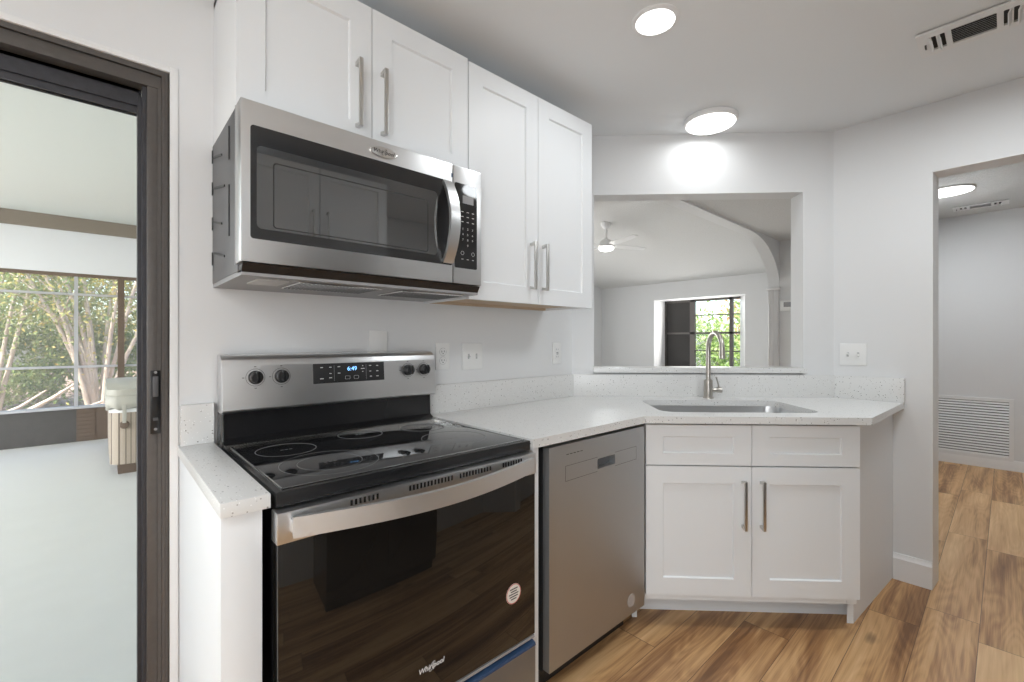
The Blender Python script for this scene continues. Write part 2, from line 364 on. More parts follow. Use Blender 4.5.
def sroot(name, label=None, loc=(0,0,0), rotz=0):
    o = bpy.data.objects.new(name, None); C.objects.link(o); o.location = loc; o.rotation_euler = (0,0,rotz); o['kind'] = 'structure'
    if label: o['label'] = label
    return o
def rrect(x0, x1, y0, y1, r, n=6):
    p = []
    for cx, cy, a in ((x1-r, y0+r, -PI/2), (x1-r, y1-r, 0), (x0+r, y1-r, PI/2), (x0+r, y0+r, PI)):
        p += [(cx + r*math.cos(a + PI/2*i/n), cy + r*math.sin(a + PI/2*i/n)) for i in range(n+1)]
    return p

# ------------------------------------------------------------------ key plan points (metres; stove wall is y = 0)
XC = 1.7416; XR = 2.7786; YR = -1.037; ZC = 2.414
SINKROT = -PI/4
def sw(s, d, z=0):          # along the sink wall from its left corner, d out of the wall into the kitchen
    return Vector((XC + s*R2 - d*R2, -s*R2 - d*R2, z))

# ================================================================== ROOM SHELL
struct('floor', G().prism([(-2.6,.0),(-2.6,-3.3),(6.2,-3.3),(6.2,-1.0),(6.0,-1.0),(6.0,.2),(1.96,.2),(1.96,.0)], 'z', -.12, 0), M['floor'], 'warm oak plank floor')
struct('floor_living', G().box(1.96, 7.9, .2, 4.3, -.12, 0), M['carpet'], 'unseen living room floor beyond the arch, made pale for neutral bounce')  # unseen floor, pale tone chosen to keep bounced light neutral
struct('floor_sunroom', G().box(-4.1, 1.95, .0, 6.4, -.2, -.05), M['sunfloor'], 'pale painted concrete floor of the sunroom')
g = G()
g.prism([(-4.1,0),(-2.0,0),(-2.0,.12),(-4.1,.12)], 'z', -.05, 2.85)
g.prism([(-2.0,0),(-.097,0),(-.097,.12),(-2.0,.12)], 'z', 2.054, 2.85)
g.prism([(-.097,0),(XC,0),(XC+.0497,.12),(-.097,.12)], 'z', -.05, 2.85)
g.box(-2.0, -.097, 0, .12, -.12, -.02)
struct('wall_stove_side', g, M['wall'], 'white wall behind the range')
T = .12; k = T*math.tan(PI/8); SL = (XR-XC)/R2
def swp(s0, s1, z0, z1, g, m0=0, m1=0):
    a, b, c, d = sw(s0, 0), sw(s1, 0), sw(s1+m1, -T), sw(s0+m0, -T)
    g.prism([(p.x, p.y) for p in (a, b, c, d)], 'z', z0, z1)
OP0, OP1, OPB, OPT = .127, 1.299, 1.045, 2.073
g = G(); swp(0, OP0, 0, 2.6, g, m0=-k*0.0+.0497*0); swp(OP1, SL, 0, 2.6, g, m1=0); swp(OP0, OP1, 0, OPB, g); swp(OP0, OP1, OPT, 2.6, g)
struct('wall_sink_side', g, M['wall'], 'white angled wall with the pass-through opening')
g = G(); DY0, DY1 = -1.4445, -2.35
g.box(XR, XR+.12, DY0, YR+.05, 0, 2.6); g.box(XR, XR+.12, DY1, DY0, 2.074, 2.6); g.box(XR, XR+.12, -3.1, DY1, 0, 2.6)
struct('wall_doorway_side', g, M['wall'], 'white wall with the hall doorway')
struct('wall_rear', G().box(-2.7, XR+.12, -3.22, -3.1, 0, 2.6), M['wall'])
struct('wall_left', G().box(-2.72, -2.6, -3.1, 0, 0, 2.6), M['wall'])
struct('ceiling', G().prism([(-2.7,.12),(-2.7,-3.2),(XR+.06,-3.2),(XR+.06,YR),(XC+.03,.06)], 'z', ZC, ZC+.06), M['ceil'], 'flat white kitchen ceiling')
# hall
struct('wall_hall_end', G().box(6.107, 6.23, -3.1, -1.0, 0, 2.6), M['wall'], 'grey-white end wall of the hall')
struct('wall_hall_north', G().box(XR+.12, 6.107, -1.15, -1.03, 0, 2.6), M['wall'])
struct('wall_hall_south', G().box(XR+.12, 6.107, -2.75, -2.63, 0, 2.6), M['wall'])
struct('ceiling_hall', G().box(XR+.06, 6.2, -2.75, -1.03, 2.485, 2.55), M['popcorn'])
# dining / arch / living
struct('wall_dining_end', G().box(5.94, 6.06, -1.03, .2, 0, 3.1), M['wall'])
struct('ceiling_dining', G().prism([(XC+.02,.2),(XC+.02,.04),(XR+.06,-1.03),(5.94,-1.03),(5.94,.2)], 'z', 2.465, 2.52), M['popcorn'], 'shaded textured ceiling before the arch')
arch = [(2.05, 0), (2.05, 2.3), (2.2, 2.445), (5.0, 2.445)]
for i in range(1, 17):
    a = PI/2*(1 - i/16); arch.append((5.0 + .937*math.cos(a), 1.89 + .555*math.sin(a)))
arch += [(5.937, 0), (7.8, 0), (7.8, 3.12), (1.96, 3.12), (1.96, 0)]
struct('wall_arch', G().prism(arch, 'y', .2, .33), M['wall'], 'white wall with the curved arch')
wl = sroot('trim_1', 'fluted white pilaster at the end of the arch', (5.937, .265, 0))
g = G()
pr = [(-.062, 0)]
for i in range(6):
    y0 = -.052 + i*.018; pr += [(y0, -.022), (y0+.004, -.014), (y0+.010, -.014), (y0+.014, -.022)]
pr += [(.062, 0)]
g.prism([(p[1], p[0]) for p in pr], 'z', 0, 1.87)
struct('pilaster_shaft', g, M['trim'], parent=wl); struct('pilaster_cap', G().box(-.04, 0, -.078, .078, 1.868, 1.892, .004), M['trim'], parent=wl)
BY0, BY1, BZ0, BZ1 = 1.294, 2.996, .70, 2.03
g = G(); g.box(7.8, 7.92, .33, BY0, 0, 2.6); g.box(7.8, 7.92, BY1, 4.25, 0, 2.6); g.box(7.8, 7.92, BY0, BY1, 0, BZ0); g.box(7.8, 7.92, BY0, BY1, BZ1, 2.6); g.box(7.8,7.92,-1.03,.33,0,3.1)
struct('wall_living_far', g, M['wall'], 'white living room wall with the bay window')
g = G(); g.box(1.96, 3.5, 4.25, 4.37, 0, 3.2); g.box(5.7, 7.92, 4.25, 4.37, 0, 3.2); g.box(3.5, 5.7, 4.25, 4.37, 0, .5); g.box(3.5, 5.7, 4.25, 4.37, 2.15, 3.2)
struct('wall_living_left', g, M['wall'])
struct('wall_sunroom_right', G().box(1.84, 1.96, .12, 6.4, -.05, 3.2), M['wall'])
VR = 5.05; VZ = 2.355; vz = lambda x: VZ + .25*(7.8 - x) if x >= VR else VZ + .25*(7.8 - VR) - .25*(VR - x)
struct('ceiling_living', G().prism([(1.9, vz(1.9)), (VR, vz(VR)), (7.92, vz(7.92)), (7.92, vz(7.92)+.06), (VR, vz(VR)+.06), (1.9, vz(1.9)+.06)], 'y', .33, 4.3), M['popcorn'], 'vaulted textured living room ceiling')
# baseboards
g = G(); g.prism([(XR-.014,0),(XR,0),(XR,.135),(XR-.006,.135),(XR-.008,.118),(XR-.014,.11)], 'y', DY0-.001, -1.2945)
struct('baseboard_doorway', g, M['trim'], 'white baseboard beside the doorway')
g = G(); g.prism([(6.093,0),(6.107,0),(6.107,.098),(6.099,.098),(6.095,.085)], 'y', -2.63, -1.15)
struct('baseboard_hall', g, M['trim'])
g = G(); g.prism([(XR+.0005, DY0-.002), (XR+.135, DY0-.0125), (XR+.135, DY0+.002), (XR+.1205, DY0), (XR+.0005, DY0)], 'z', 0, 2.070); g.box(XR+.001, XR+.135, DY1, DY0-.003, 2.070, 2.0745); g.box(XR+.001, XR+.135, DY1, DY1+.008, 0, 2.070)
struct('trim_2', g, M['trim'], 'white liner of the hall doorway')

# ---- sliding glass door to the sunroom
dr = sroot('door_1', 'dark bronze sliding glass door to the sunroom', (-1.05, .05, 0))
def dl(g_, x0, x1, y0, y1, z0, z1, bev=0): g_.box(x0+1.05, x1+1.05, y0-.05, y1-.05, z0, z1, bev); return g_
g = G(); dl(g, -.1175, -.097, -.004, .05, -.02, 2.0545, .001); dl(g, -2.0, -.1175, -.004, .05, 2.037, 2.0545, .001)
struct('casing', g, M['trim'], parent=dr)
g = G(); dl(g, -.136, -.1175, .004, .118, -.02, 2.037); dl(g, -2.0, -.136, .004, .118, 2.022, 2.037); dl(g, -2.0, -1.975, .012, .118, -.02, 2.022)
dl(g, -.126, -.122, -.001, .01, 0, 2.03)
struct('frame', g, M['bronze'], parent=dr)
g = G(); dl(g, -2.0, -.136, .010, .06, 1.984, 2.021, .002); dl(g, -.170, -.137, .010, .055, 0, 1.9835, .002); dl(g, -.145, -.1365, .006, .02, 0, 1.984)
struct('jamb', g, M['bronze'], parent=dr)
g = G(); dl(g, -.180, -.170, .025, .05, 0, 1.99); dl(g, -.190, -.180, .045, .085, 0, 1.96)
for q in range(4): dl(g, -1.975, -.180, .062+.012*q, .068+.012*q, 1.915+.01*(q%2), 1.985)
dl(g, -1.975, -.180, .055, .11, 1.975, 1.99); dl(g, -1.975, -.186, .055, .06, 1.935, 1.99); dl(g, -1.975, -.180, .05, .11, -.02, .012)
struct('track', g, M['bronze_dark'], parent=dr)
g = G(); dl(g, -1.975, -.185, .066, .07, .01, 1.94)
struct('pane', g, M['glass'], parent=dr)
g = G(); dl(g, -.1625, -.1385, .003, .012, .958, 1.145, .002)
lt = struct('latch', g, M['black'], parent=dr)
g = G(); dl(g, -.157, -.144, -.001, .004, 1.068, 1.128, .0015); dl(g, -.156, -.145, -.004, .004, .998, 1.006)
struct('latch_lever', g, M['darkgrey'], parent=lt)
g = G()
for z in (1.140, .972): g.cyl((-.1505+1.05, .0032-.05, z), (-.1505+1.05, .0012-.05, z), .004, 12)
struct('screw', g, M['grey'], parent=lt)

# ---- pass-through ledge
g = G(); a, b, c, d = sw(OP0-.004, .022), sw(OP1+.012, .022), sw(OP1-.0, -.13), sw(OP0, -.13)
g.prism([(p.x, p.y) for p in (a, b, c, d)], 'z', 1.05, 1.08, .002)
tag(obj('ledge', g, M['quartz']), 'speckled white quartz ledge along the bottom of the pass-through opening', 'ledge')

# ================================================================== COUNTERTOPS
CF = -.664
outer = [(.7605, CF), (1.4265, CF), (2.082, -1.3195), (XR-.001, -1.338), (XR-.001, YR), (XC, -.001), (.7605, -.001)]
def rr_sink(s0, s1, d0, d1, r):
    return [(sw(s, d).x, sw(s, d).y) for s, d in rrect(s0, s1, d0, d1, r, 8)]
SK = (.352, 1.058, .155, .575)
ct = thing('countertop', 'long white speckled quartz countertop wrapping the corner around the sink', 'countertop', (1.75, -.5, 0))
def shift(pts, o): return [(x - o[0], y - o[1]) for x, y in pts]
o_ = (1.75, -.5)
g = G(); g.prism(shift(outer, o_), 'z', .885, .915, holes=[shift(rr_sink(*SK, .07), o_)])
obj('slab', g, M['quartz'], ct)
e = .02*math.tan(PI/8)
bs = [[(.7605,-.001),(XC,-.001),(XC-e,-.02),(.7605,-.02)],
      [(XC,-.001),(XR-.001,YR),(XR-.02,YR-e),(XC-e,-.02)],
      [(XR-.001,YR),(XR-.001,-1.342),(XR-.02,-1.342),(XR-.02,YR-e)]]
for p in bs: obj('backsplash', G().prism(shift(p, o_), 'z', .915, 1.04, .001), M['quartz'], ct)
ct2 = thing('countertop', 'short strip of speckled quartz countertop between range and sliding door', 'countertop', (-.05, -.33, 0))
obj('slab', G().box(-.048, .042, -.33, .329, .885, .915, .002), M['quartz'], ct2)
obj('backsplash', G().box(-.043, .042, .309, .329, .915, 1.038, .001), M['quartz'], ct2)

# ---- sink basin + faucet (frame: X along sink wall, Y into the wall)
so = sw(.705, .365); sk_ = thing('sink', 'stainless undermount sink set into the corner countertop', 'sink', (so.x, so.y, .68), SINKROT)
hw, hd = (SK[1]-SK[0])/2, (SK[3]-SK[2])/2
g = G()
lev = [(.012, .2045, .07), (.0, .2045, .065), (-.004, .18, .065), (-.010, .03, .06), (-.03, .006, .05), (-.06, 0, .04)]
rings = []
for off, z, r in lev:
    rings.append([g.bm.verts.new((x, y, z)) for x, y in rrect(-hw-off, hw+off, -hd-off, hd+off, r, 8)])
for A, B in zip(rings, rings[1:]):
    for j in range(len(A)): g.bm.faces.new((A[j], A[(j+1)%len(A)], B[(j+1)%len(A)], B[j]))
g.bm.faces.new(rings[-1])
obj('basin', g, M['steel'], sk_, 60)
obj('drain', G().lathe([(.045,0.0),(.045,.004),(.03,.004),(.028,.001)], (0, .05, .0005)), M['chrome'], sk_)
fp = sw(.748, .068); fa = thing('faucet', 'brushed nickel gooseneck kitchen faucet standing behind the sink', 'faucet', (fp.x, fp.y, .915), SINKROT)
obj('base', G().lathe([(.027,0),(.027,.006),(.0225,.008),(.0225,.098),(.019,.102),(.015,.103)], (0,0,0)), M['nickel'], fa)
sp = []; rd = .088; hz = .272; dirx, diry = .02, -1.0
for i in range(9): sp.append((0, 0, .10 + (hz-.10)*i/8))
for i in range(1, 17):
    a = PI*i/16; q = rd*(1-math.cos(a)); sp.append((q*dirx, q*diry, hz + rd*math.sin(a)))
q = 2*rd
sp.append((q*dirx, q*diry, hz-.008))
obj('spout', G().tube(sp, .0125, 16), M['nickel'], fa)
obj('spray_head', G().tube([(q*dirx, q*diry, hz-.004), (q*dirx, q*diry, hz-.008), (q*dirx, q*diry, hz-.045), (q*dirx, q*diry, hz-.048)], [.0125, .0140, .0142, .012], 18), M['nickel'], fa)
h = obj('handle', G().cyl((.02, 0, .045), (.047, 0, .045), .0125, 20).cyl((.047, 0, .045), (.049, 0, .045), .0105, 20).cyl((.049, 0, .045), (.072, 0, .045), .0145, 20), M['nickel'], fa)
obj('lever', G().tube([(.058, 0, .055), (.05, -.008, .085), (.036, -.016, .118)], [.0045, .004, .0035], 10), M['nickel'], h)

# ================================================================== BASE CABINETS
def shaker(g, x0, x1, z0, z1, yf, th=.02, rail=.058, rec=.008, railz=None):
    rz = rail if railz is None else railz
    o = [(x0,z0),(x1,z0),(x1,z1),(x0,z1)]; i = [(x0+rail,z0+rz),(x1-rail,z0+rz),(x1-rail,z1-rz),(x0+rail,z1-rz)]
    g.prism(o, 'y', yf+th, yf+.0, holes=[i])
    # sloped inner lip
    j = [(x0+rail+.004,z0+rz+.004),(x1-rail-.004,z0+rz+.004),(x1-rail-.004,z1-rz-.004),(x0+rail+.004,z1-rz-.004)]
    A = [g.bm.verts.new((p[0], yf+.0005, p[1])) for p in i]; B = [g.bm.verts.new((p[0], yf+rec, p[1])) for p in j]
    for q in range(4): g.bm.faces.new((A[q], A[(q+1)%4], B[(q+1)%4], B[q]))
    g.box(x0+rail-.005, x1-rail+.005, yf+rec, yf+th-.002, z0+rz-.005, z1-rz+.005)
    return g
def pull(x, z0, z1, yf, vertical=True):
    g = G(); w = .006
    g.box(x-w, x+w, yf-.034, yf-.025, z0, z1, .0015)
    g.prism([(yf-.026, z0), (yf, z0+.004), (yf, z0+.016), (yf-.026, z0+.010)], 'x', x-w, x+w)
    g.prism([(yf-.026, z1), (yf-.026, z1-.010), (yf, z1-.016), (yf, z1-.004)], 'x', x-w, x+w)
    return g
KX, KY = 1.4265, -.664
def tl(x, y): return (((x-KX) - (y-KY))*R2, ((x-KX) + (y-KY))*R2)
sc = thing('sink_cabinet', 'white shaker sink base cabinet set diagonally across the corner', 'cabinet', (KX, KY, 0), SINKROT)
g = G(); g.box(.012, .90, .052, .068, .115, .875)
g.prism([tl(1.436,-.60), tl(1.456,-.60), tl(1.456,-.03), tl(1.436,-.03)], 'z', .118, .875)
obj('carcass', g, M['cab'], sc)
g = G(); g.prism([tl(2.070,-1.2355), tl(XR-.002,-1.2935), tl(XR-.002,-1.275), tl(2.070,-1.2155)], 'z', .118, .885)
g.prism([tl(2.154,-1.2425), tl(XR-.002,-1.2935), tl(XR-.002,-1.275), tl(2.138,-1.2225)], 'z', 0, .118)
obj('side_panel', G().box(-.030, -.008, .107, .22, 0, .118, .001), M['cab'], sc)
obj('end_panel', g, M['cab'], sc)
obj('toe_kick', G().box(-.008, .955, .172, .187, 0, .118), M['cab'], sc)
YF = .031
for x0, x1 in ((.012, .4545), (.4575, .90)):
    obj('drawer_front', shaker(G(), x0, x1, .703, .874, YF, rail=.073, railz=.05), M['cab'], sc)
for x0, x1, hx in ((.012, .4545, .4185), (.4575, .90, .4945)):
    d = obj('door', shaker(G(), x0, x1, .146, .697, YF, rail=.073), M['cab'], sc)
    obj('handle', pull(hx, .437, .642, YF), M['pull'], d)

np_ = thing('end_cabinet', 'narrow white base panel under the short quartz strip', 'cabinet', (-.05, -.33, 0))
obj('side_panel', G().box(-.044, -.026, -.294, .328, 0, .885, .001), M['cab'], np_)
obj('front_panel', G().box(-.044, .030, -.312, -.294, 0, .885, .001), M['cab'], np_)
tag(obj('filler_panel', G().box(.7715, .797, -.652, -.03, 0, .885, .001), M['cab']), 'slim white panel between the range and the dishwasher', 'panel')

# ================================================================== DISHWASHER
dw = thing('dishwasher', 'stainless steel dishwasher with a pocket handle between range and sink cabinet', 'dishwasher', (1.135, -.33, 0))
X0, X1 = -.294, .294; F = -.33
obj('tub', G().box(X0+.004, X1-.002, F+.035, .29, .10, .862), M['blackplastic'], dw)
px0, px1 = .075-.12+.0, .075+.0
pk = (-.030, .082, .752, .790)      # pocket x0 x1 z0 z1
g = G(); g.prism([(X0,.115),(X1,.115),(X1,.872),(X0,.872)], 'y', F, F+.030, holes=[rrect(pk[0], pk[1], pk[2], pk[3], .006)])
obj('door', g, M['steel_v'], dw)
g = G(); g.prism(rrect(pk[0]-.0005, pk[1]+.0005, pk[2]-.0005, pk[3]+.0005, .006), 'y', F+.0285, F+.031)
obj('pocket', g, M['darkgrey'], dw)
for a in ((-.212, pk[0]), (pk[1], .232)):
    for z in (.744, .797): obj('panel_seam', G().box(a[0], a[1], F-.0004, F+.001, z-.0007, z+.0007), M['darkgrey'], dw)
for x in (-.212, .232): obj('panel_seam', G().box(x-.0007, x+.0007, F-.0004, F+.001, .744, .797), M['darkgrey'], dw)
g = G()
for i in range(5): g.box(-.207+i*.019, -.194+i*.019, F-.0005, F+.001, .8355, .838)
obj('brand_mark', g, M['darkmark'], dw)
sx_, sz_ = .196, .172
stk = obj('sticker', G().lathe([(.026,0),(.026,.0006)], (sx_, F, sz_), (0,-1,0), 40), M['tanpaper'], dw, label='round tan sticker')
g = G(); g.ring((sx_, F-.0006, sz_), (0,-1,0), .0225, .0245, .0004)
for i, w in enumerate((.010, .016, .018, .016, .010)): g.box(sx_-w, sx_+w, F-.0011, F-.0006, sz_+.013-.0065*i-.0014, sz_+.013-.0065*i+.0014)
obj('print', g, M['grey'], stk)
obj('toe_panel', G().box(X0+.01, X1-.02, F+.09, F+.10, .0, .10), M['blackplastic'], dw)

# ================================================================== RANGE
rg = thing('range', 'freestanding stainless electric range with a black glass cooktop', 'range', (.378, -.33, 0))
def L(x): return x - .378
def Ly(y): return y + .33
W0, W1 = L(.002), L(.754)
obj('body', G().box(W0+.003, W1-.003, Ly(-.635), Ly(-.03), .03, .885), M['black'], rg)
g = G(); g.box(W0, W1, Ly(-.658), Ly(-.075), .880, .912, .004)
obj('cooktop_frame', g, M['black'], rg)
ctg = obj('cooktop_glass', G().box(W0+.018, W1-.018, Ly(-.640), Ly(-.125), .9115, .9145, .001), M['cooktop'], rg)
g = G()
for x0, x1, y0, y1 in ((W0+.015, W0+.018, -.643, -.122), (W1-.018, W1-.015, -.643, -.122), (W0+.015, W1-.015, -.643, -.640), (W0+.015, W1-.015, -.125, -.122)):
    g.box(x0, x1, Ly(y0), Ly(y1), .911, .9152)
obj('glass_edge_trim', g, M['chrome'], ctg)
for bx, by, rl in ((.132,-.270,(.080,)), (.178,-.490,(.122,.080)), (.385,-.205,(.072,)), (.61,-.235,(.078,)), (.590,-.465,(.105,))):
    g = G()
    for r in rl: g.ring((L(bx), Ly(by), .9146), (0,0,1), r-.0007, r+.0007, .0003, 64)
    for dx in (-.012, .0, .012): g.box(L(bx)+dx-.004, L(bx)+dx+.004, Ly(by)-.001, Ly(by)+.001, .9146, .9149)
    obj('burner_ring', g, M['greyline'], ctg)
# backguard: riser + console with a rounded, leaning face
g = G(); g.prism([(Ly(-.105), .905), (Ly(-.02), .905), (Ly(-.02), 1.03), (Ly(-.062), 1.03), (Ly(-.066), .93)], 'x', W0+.004, W1-.004)
obj('riser', g, M['black'], rg)
obj('riser_trim', G().box(W0+.004, W1-.004, Ly(-.107), Ly(-.10), .905, .9165).box(W0+.003, W0+.0065, Ly(-.075), Ly(-.02), .905, 1.012), M['chrome'], rg)
prof = [(-.020,1.010),(-.075,1.010),(-.092,1.012),(-.096,1.018),(-.086,1.155),(-.080,1.175),(-.068,1.186),(-.050,1.190),(-.020,1.190)]
g = G(); g.prism([(Ly(y), z) for y, z in prof], 'x', W0-.002, W1+.004, .003)
cs = obj('control_console', g, M['steel'], rg)
obj('console_rear', G().box(W0+.001, W1-.001, Ly(-.021), Ly(-.006), .905, 1.18), M['darkgrey'], rg)
def cy(z): return Ly(-.096 + .010*(z-1.018)/.137)
tilt = math.atan(.010/.137)
g = G(); zc = 1.119; hh = .0345
pp = [(L(.268), zc-hh), (L(.530), zc-hh), (L(.530), zc+hh), (L(.268), zc+hh)]
def on_face(g_, fn):
    fn(g_); 
    mt = Matrix.Translation((0, cy(zc), zc)) @ Matrix.Rotation(-tilt, 4, 'X') @ Matrix.Translation((0, 0, -zc))
    bmesh.ops.transform(g_.bm, matrix=mt, verts=g_.bm.verts); return g_
dp = obj('display_panel', on_face(G(), lambda q: q.box(L(.268), L(.530), -.0015, .004, zc-hh, zc+hh, .001)), M['blackplastic'], cs)
def digits(q): q.text('6:49', .021, face_m(L(.405), -.002, zc+.013), .0004)
obj('clock_digits', on_face(G(), digits), M['digits'], dp)
for x, z, w in ((.297,.021,.009),(.327,.021,.008),(.357,.022,.009),(.327,-.001,.008),(.297,-.018,.012),(.327,-.016,.010),(.357,-.001,.009),
                (.445,.022,.004),(.445,.012,.014),(.445,.001,.004),(.474,.022,.009),(.502,.021,.008),(.474,.001,.007),(.502,.001,.008),(.476,-.018,.008),(.502,-.018,.009)):
    obj('button_mark', on_face(G(), lambda q: q.box(L(x)-w*.5, L(x)+w*.5, -.0021, -.0012, zc+z-.0014, zc+z+.0014)), M['mark'], dp)
for x in (.340, .458): obj('divider_line', on_face(G(), lambda q: q.box(L(x)-.0004, L(x)+.0004, -.0021, -.0012, zc-.028, zc+.028)), M['grey'], dp)
for x in (.388, .420):
    obj('start_button_outline', on_face(G(), lambda q: q.prism(rrect(L(x)-.009, L(x)+.009, zc-.024, zc-.012, .003), 'y', -.0021, -.0012, holes=[rrect(L(x)-.0082, L(x)+.0082, zc-.0232, zc-.0128, .0025)])), M['mark'], dp)
for kx in (.092, .168, .632, .704):
    g = G(); o = (L(kx), cy(1.117), 1.117); ax = (0, -math.cos(tilt), math.sin(tilt))
    g.lathe([(.0215,0),(.0215,.006),(.0185,.009),(.0175,.024),(.015,.026)], o, ax, 32)
    kb = obj('knob', g, M['blackplastic'], cs)
    obj('knob_grip', G().box(L(kx)-.005, L(kx)+.005, o[1]-.037, o[1]-.006, 1.117-.017+.003, 1.117+.017+.003, .002), M['black'], kb)
    obj('knob_ring', G().ring((o[0], o[1]-.0002, o[2]), ax, .0265, .0275, .0005, 40), M['darkmark'], kb)
    for a in (90, 180, 270):
        x, z = L(kx)+.034*math.cos(math.radians(a)), 1.117+.034*math.sin(math.radians(a)); obj('dial_mark', G().box(x-.003, x+.003, cy(z)-.0006, cy(z)+.001, z-.001, z+.001), M['darkmark'], kb)
# oven door
DF = -.686
g = G(); g.box(L(-.004), L(.752), Ly(DF), Ly(-.645), .812, .8775, .003)
odr = obj('oven_door', g, M['steel'], rg)
obj('door_glass', G().box(L(-.001), L(.749), Ly(DF+.003), Ly(-.645), .305, .8125, .002), M['blackglass'], odr)
obj('door_bottom_trim', G().box(L(.0), L(.748), Ly(DF+.004), Ly(-.645), .292, .300).box(L(0), L(.748), Ly(DF+.012), Ly(-.645), .300, .305), M['grey'], odr)
obj('door_side', G().box(L(.003), L(.0065), Ly(-.6455), Ly(-.636), .30, .87), M['grey'], odr)
for c0, nn in ((.150, 7), (.300, 13), (.455, 11), (.610, 8)):
    for i in range(nn):
        x = L(c0 + i*.0105); obj('vent_slot', G().box(x, x+.0052, Ly(DF-.0007), Ly(DF+.002), .8575, .8705), M['black'], odr)
g = G(); path = []
for i in range(25):
    u = i/24; path.append((L(.022 + .698*u), Ly(-.703 - .050*math.sin(PI*u)), .8495 - .004*math.sin(PI*u)))
g.strip(path, .0215, .012)
g.box(L(.022), L(.045), Ly(-.706), Ly(DF+.001), .836, .862); g.box(L(.697), L(.720), Ly(-.706), Ly(DF+.001), .836, .862)
obj('door_handle', g, M['handle'], odr)
def wm(g_, cx, y, z, size):
    g_.text('Whirlpool', size, face_m(cx, y, z), .0005, shear=.22)
    mt = Matrix.Translation((cx+size*.10, y-.0002, z)) @ Matrix.Rotation(-.9, 4, 'Y') @ Matrix.Scale(.42, 4, (0,0,1)) @ Matrix.Translation((-cx-size*.10, -y, -z))
    q = G(); q.ring((cx+size*.10, y, z), (0,-1,0), size*.66, size*.72, .0006, 40); bmesh.ops.transform(q.bm, matrix=mt, verts=q.bm.verts)
    me = bpy.data.meshes.new('tmp'); q.bm.to_mesh(me); q.bm.free(); g_.bm.from_mesh(me); bpy.data.meshes.remove(me)
    return g_
obj('brand_lettering', wm(G(), L(.366), Ly(DF+.0022), .386, .0185), M['mark'], odr)
sx_, sz_ = L(.657), .4645
st = obj('sticker', G().lathe([(.030,0),(.030,.0006)], (sx_, Ly(DF+.003), sz_), (0,-1,0), 40), M['paper'], odr, label='round white sticker with a red rim')
obj('sticker_rim', G().ring((sx_, Ly(DF+.0024), sz_), (0,-1,0), .0275, .0295, .0004), M['red'], st)
g = G()
for i, w in enumerate((.016, .012, .019, .017, .011)): g.box(sx_-w, sx_+w, Ly(DF+.0019), Ly(DF+.0026), sz_+.015-.0075*i-.0016, sz_+.015-.0075*i+.0016)
obj('sticker_print', g, M['darkmark'], st)
dwr = obj('storage_drawer', G().box(L(.001), L(.751), Ly(-.684), Ly(-.64), .06, .272, .003), M['drawer'], rg)
obj('film_edge', G().prism([(Ly(-.686), .268), (Ly(-.684), .276), (Ly(-.650), .288), (Ly(-.645), .272)], 'x', L(.002), L(.750)), M['film'], dwr, label='blue protective film along the drawer top')
for x in (.03, .726):
    for y in (-.60, -.08): obj('foot', G().cyl((L(x), Ly(y), 0), (L(x), Ly(y), .032), .016, 16), M['blackplastic'], rg)

# ================================================================== MICROWAVE
mw = thing('microwave_oven', 'stainless over-the-range microwave mounted under the short wall cabinet', 'microwave', (.370, -.2, 1.40))
def m(x): return x - .370
def my(y): return y + .2
def mz(z): return z - 1.40
MF = -.41
obj('case', G().box(m(-.010), m(.748), my(-.355), my(-.004), mz(1.412), mz(1.846), .003), M['darkgrey'], mw)
g = G()
for z0, z1, y0, y1 in ((1.80,1.806,-.16,-.03),(1.70,1.706,-.20,-.05),(1.60,1.606,-.16,-.03),(1.50,1.506,-.2,-.05)):
    g.prism([(my(y0), mz(z0-.03)), (my(y1), mz(z0)), (my(y1), mz(z1)), (my(y0), mz(z1-.03))], 'x', m(-.0125), m(-.009))
for z0, z1 in ((1.73,1.82),(1.52,1.66)): g.box(m(-.0125), m(-.009), my(-.262), my(-.255), mz(z0), mz(z1))
for z0 in (1.79, 1.69, 1.58, 1.47): g.box(m(-.0125), m(-.009), my(-.016), my(-.008), mz(z0), mz(z0+.04))
obj('side_slot', g, M['blackplastic'], mw)
obj('side_rail', G().box(m(-.012), m(-.006), my(-.362), my(-.335), mz(1.43), mz(1.842), .002).box(m(-.0135), m(-.006), my(-.352), my(-.346), mz(1.43), mz(1.842)), M['grey'], mw)
g = G(); g.box(m(-.014), m(.624), my(MF), my(-.352), mz(1.432), mz(1.841), .004)
md = obj('door', g, M['steel'], mw)
obj('door_glass', G().prism(rrect(m(.008), m(.622), mz(1.492), mz(1.779), .008), 'y', my(MF-.0015), my(MF+.002)), M['mwglass'], md)
obj('door_window', G().prism(rrect(m(.022), m(.560), mz(1.519), mz(1.730), .012), 'y', my(MF-.0022), my(MF)), M['mwwindow'], md)
g = G(); g.prism(rrect(m(.060), m(.525), mz(1.525), mz(1.695), .008), 'y', my(MF-.0025), my(MF-.001), holes=[rrect(m(.0625), m(.5225), mz(1.5275), mz(1.6925), .007)])
obj('window_line', g, M['blackplastic'], md)
g = G(); path = []
for i in range(21):
    u = i/20; path.append((m(.600), my(-.412 - .046*math.sin(PI*u)**.8), mz(1.500 + .272*u)))
g.strip(path, .019, .012, up=(1,0,0))
obj('door_handle', g, M['steel'], md)
cp = obj('control_frame', G().box(m(.6265), m(.750), my(MF+.001), my(-.352), mz(1.432), mz(1.841), .004), M['steel'], mw)
obj('control_panel', G().prism(rrect(m(.632), m(.728), mz(1.487), mz(1.782), .006), 'y', my(MF-.001), my(MF+.003)), M['mwglass'], cp)
obj('display', G().box(m(.665), m(.712), my(MF-.0018), my(MF), mz(1.715), mz(1.742)), M['grey'], cp)
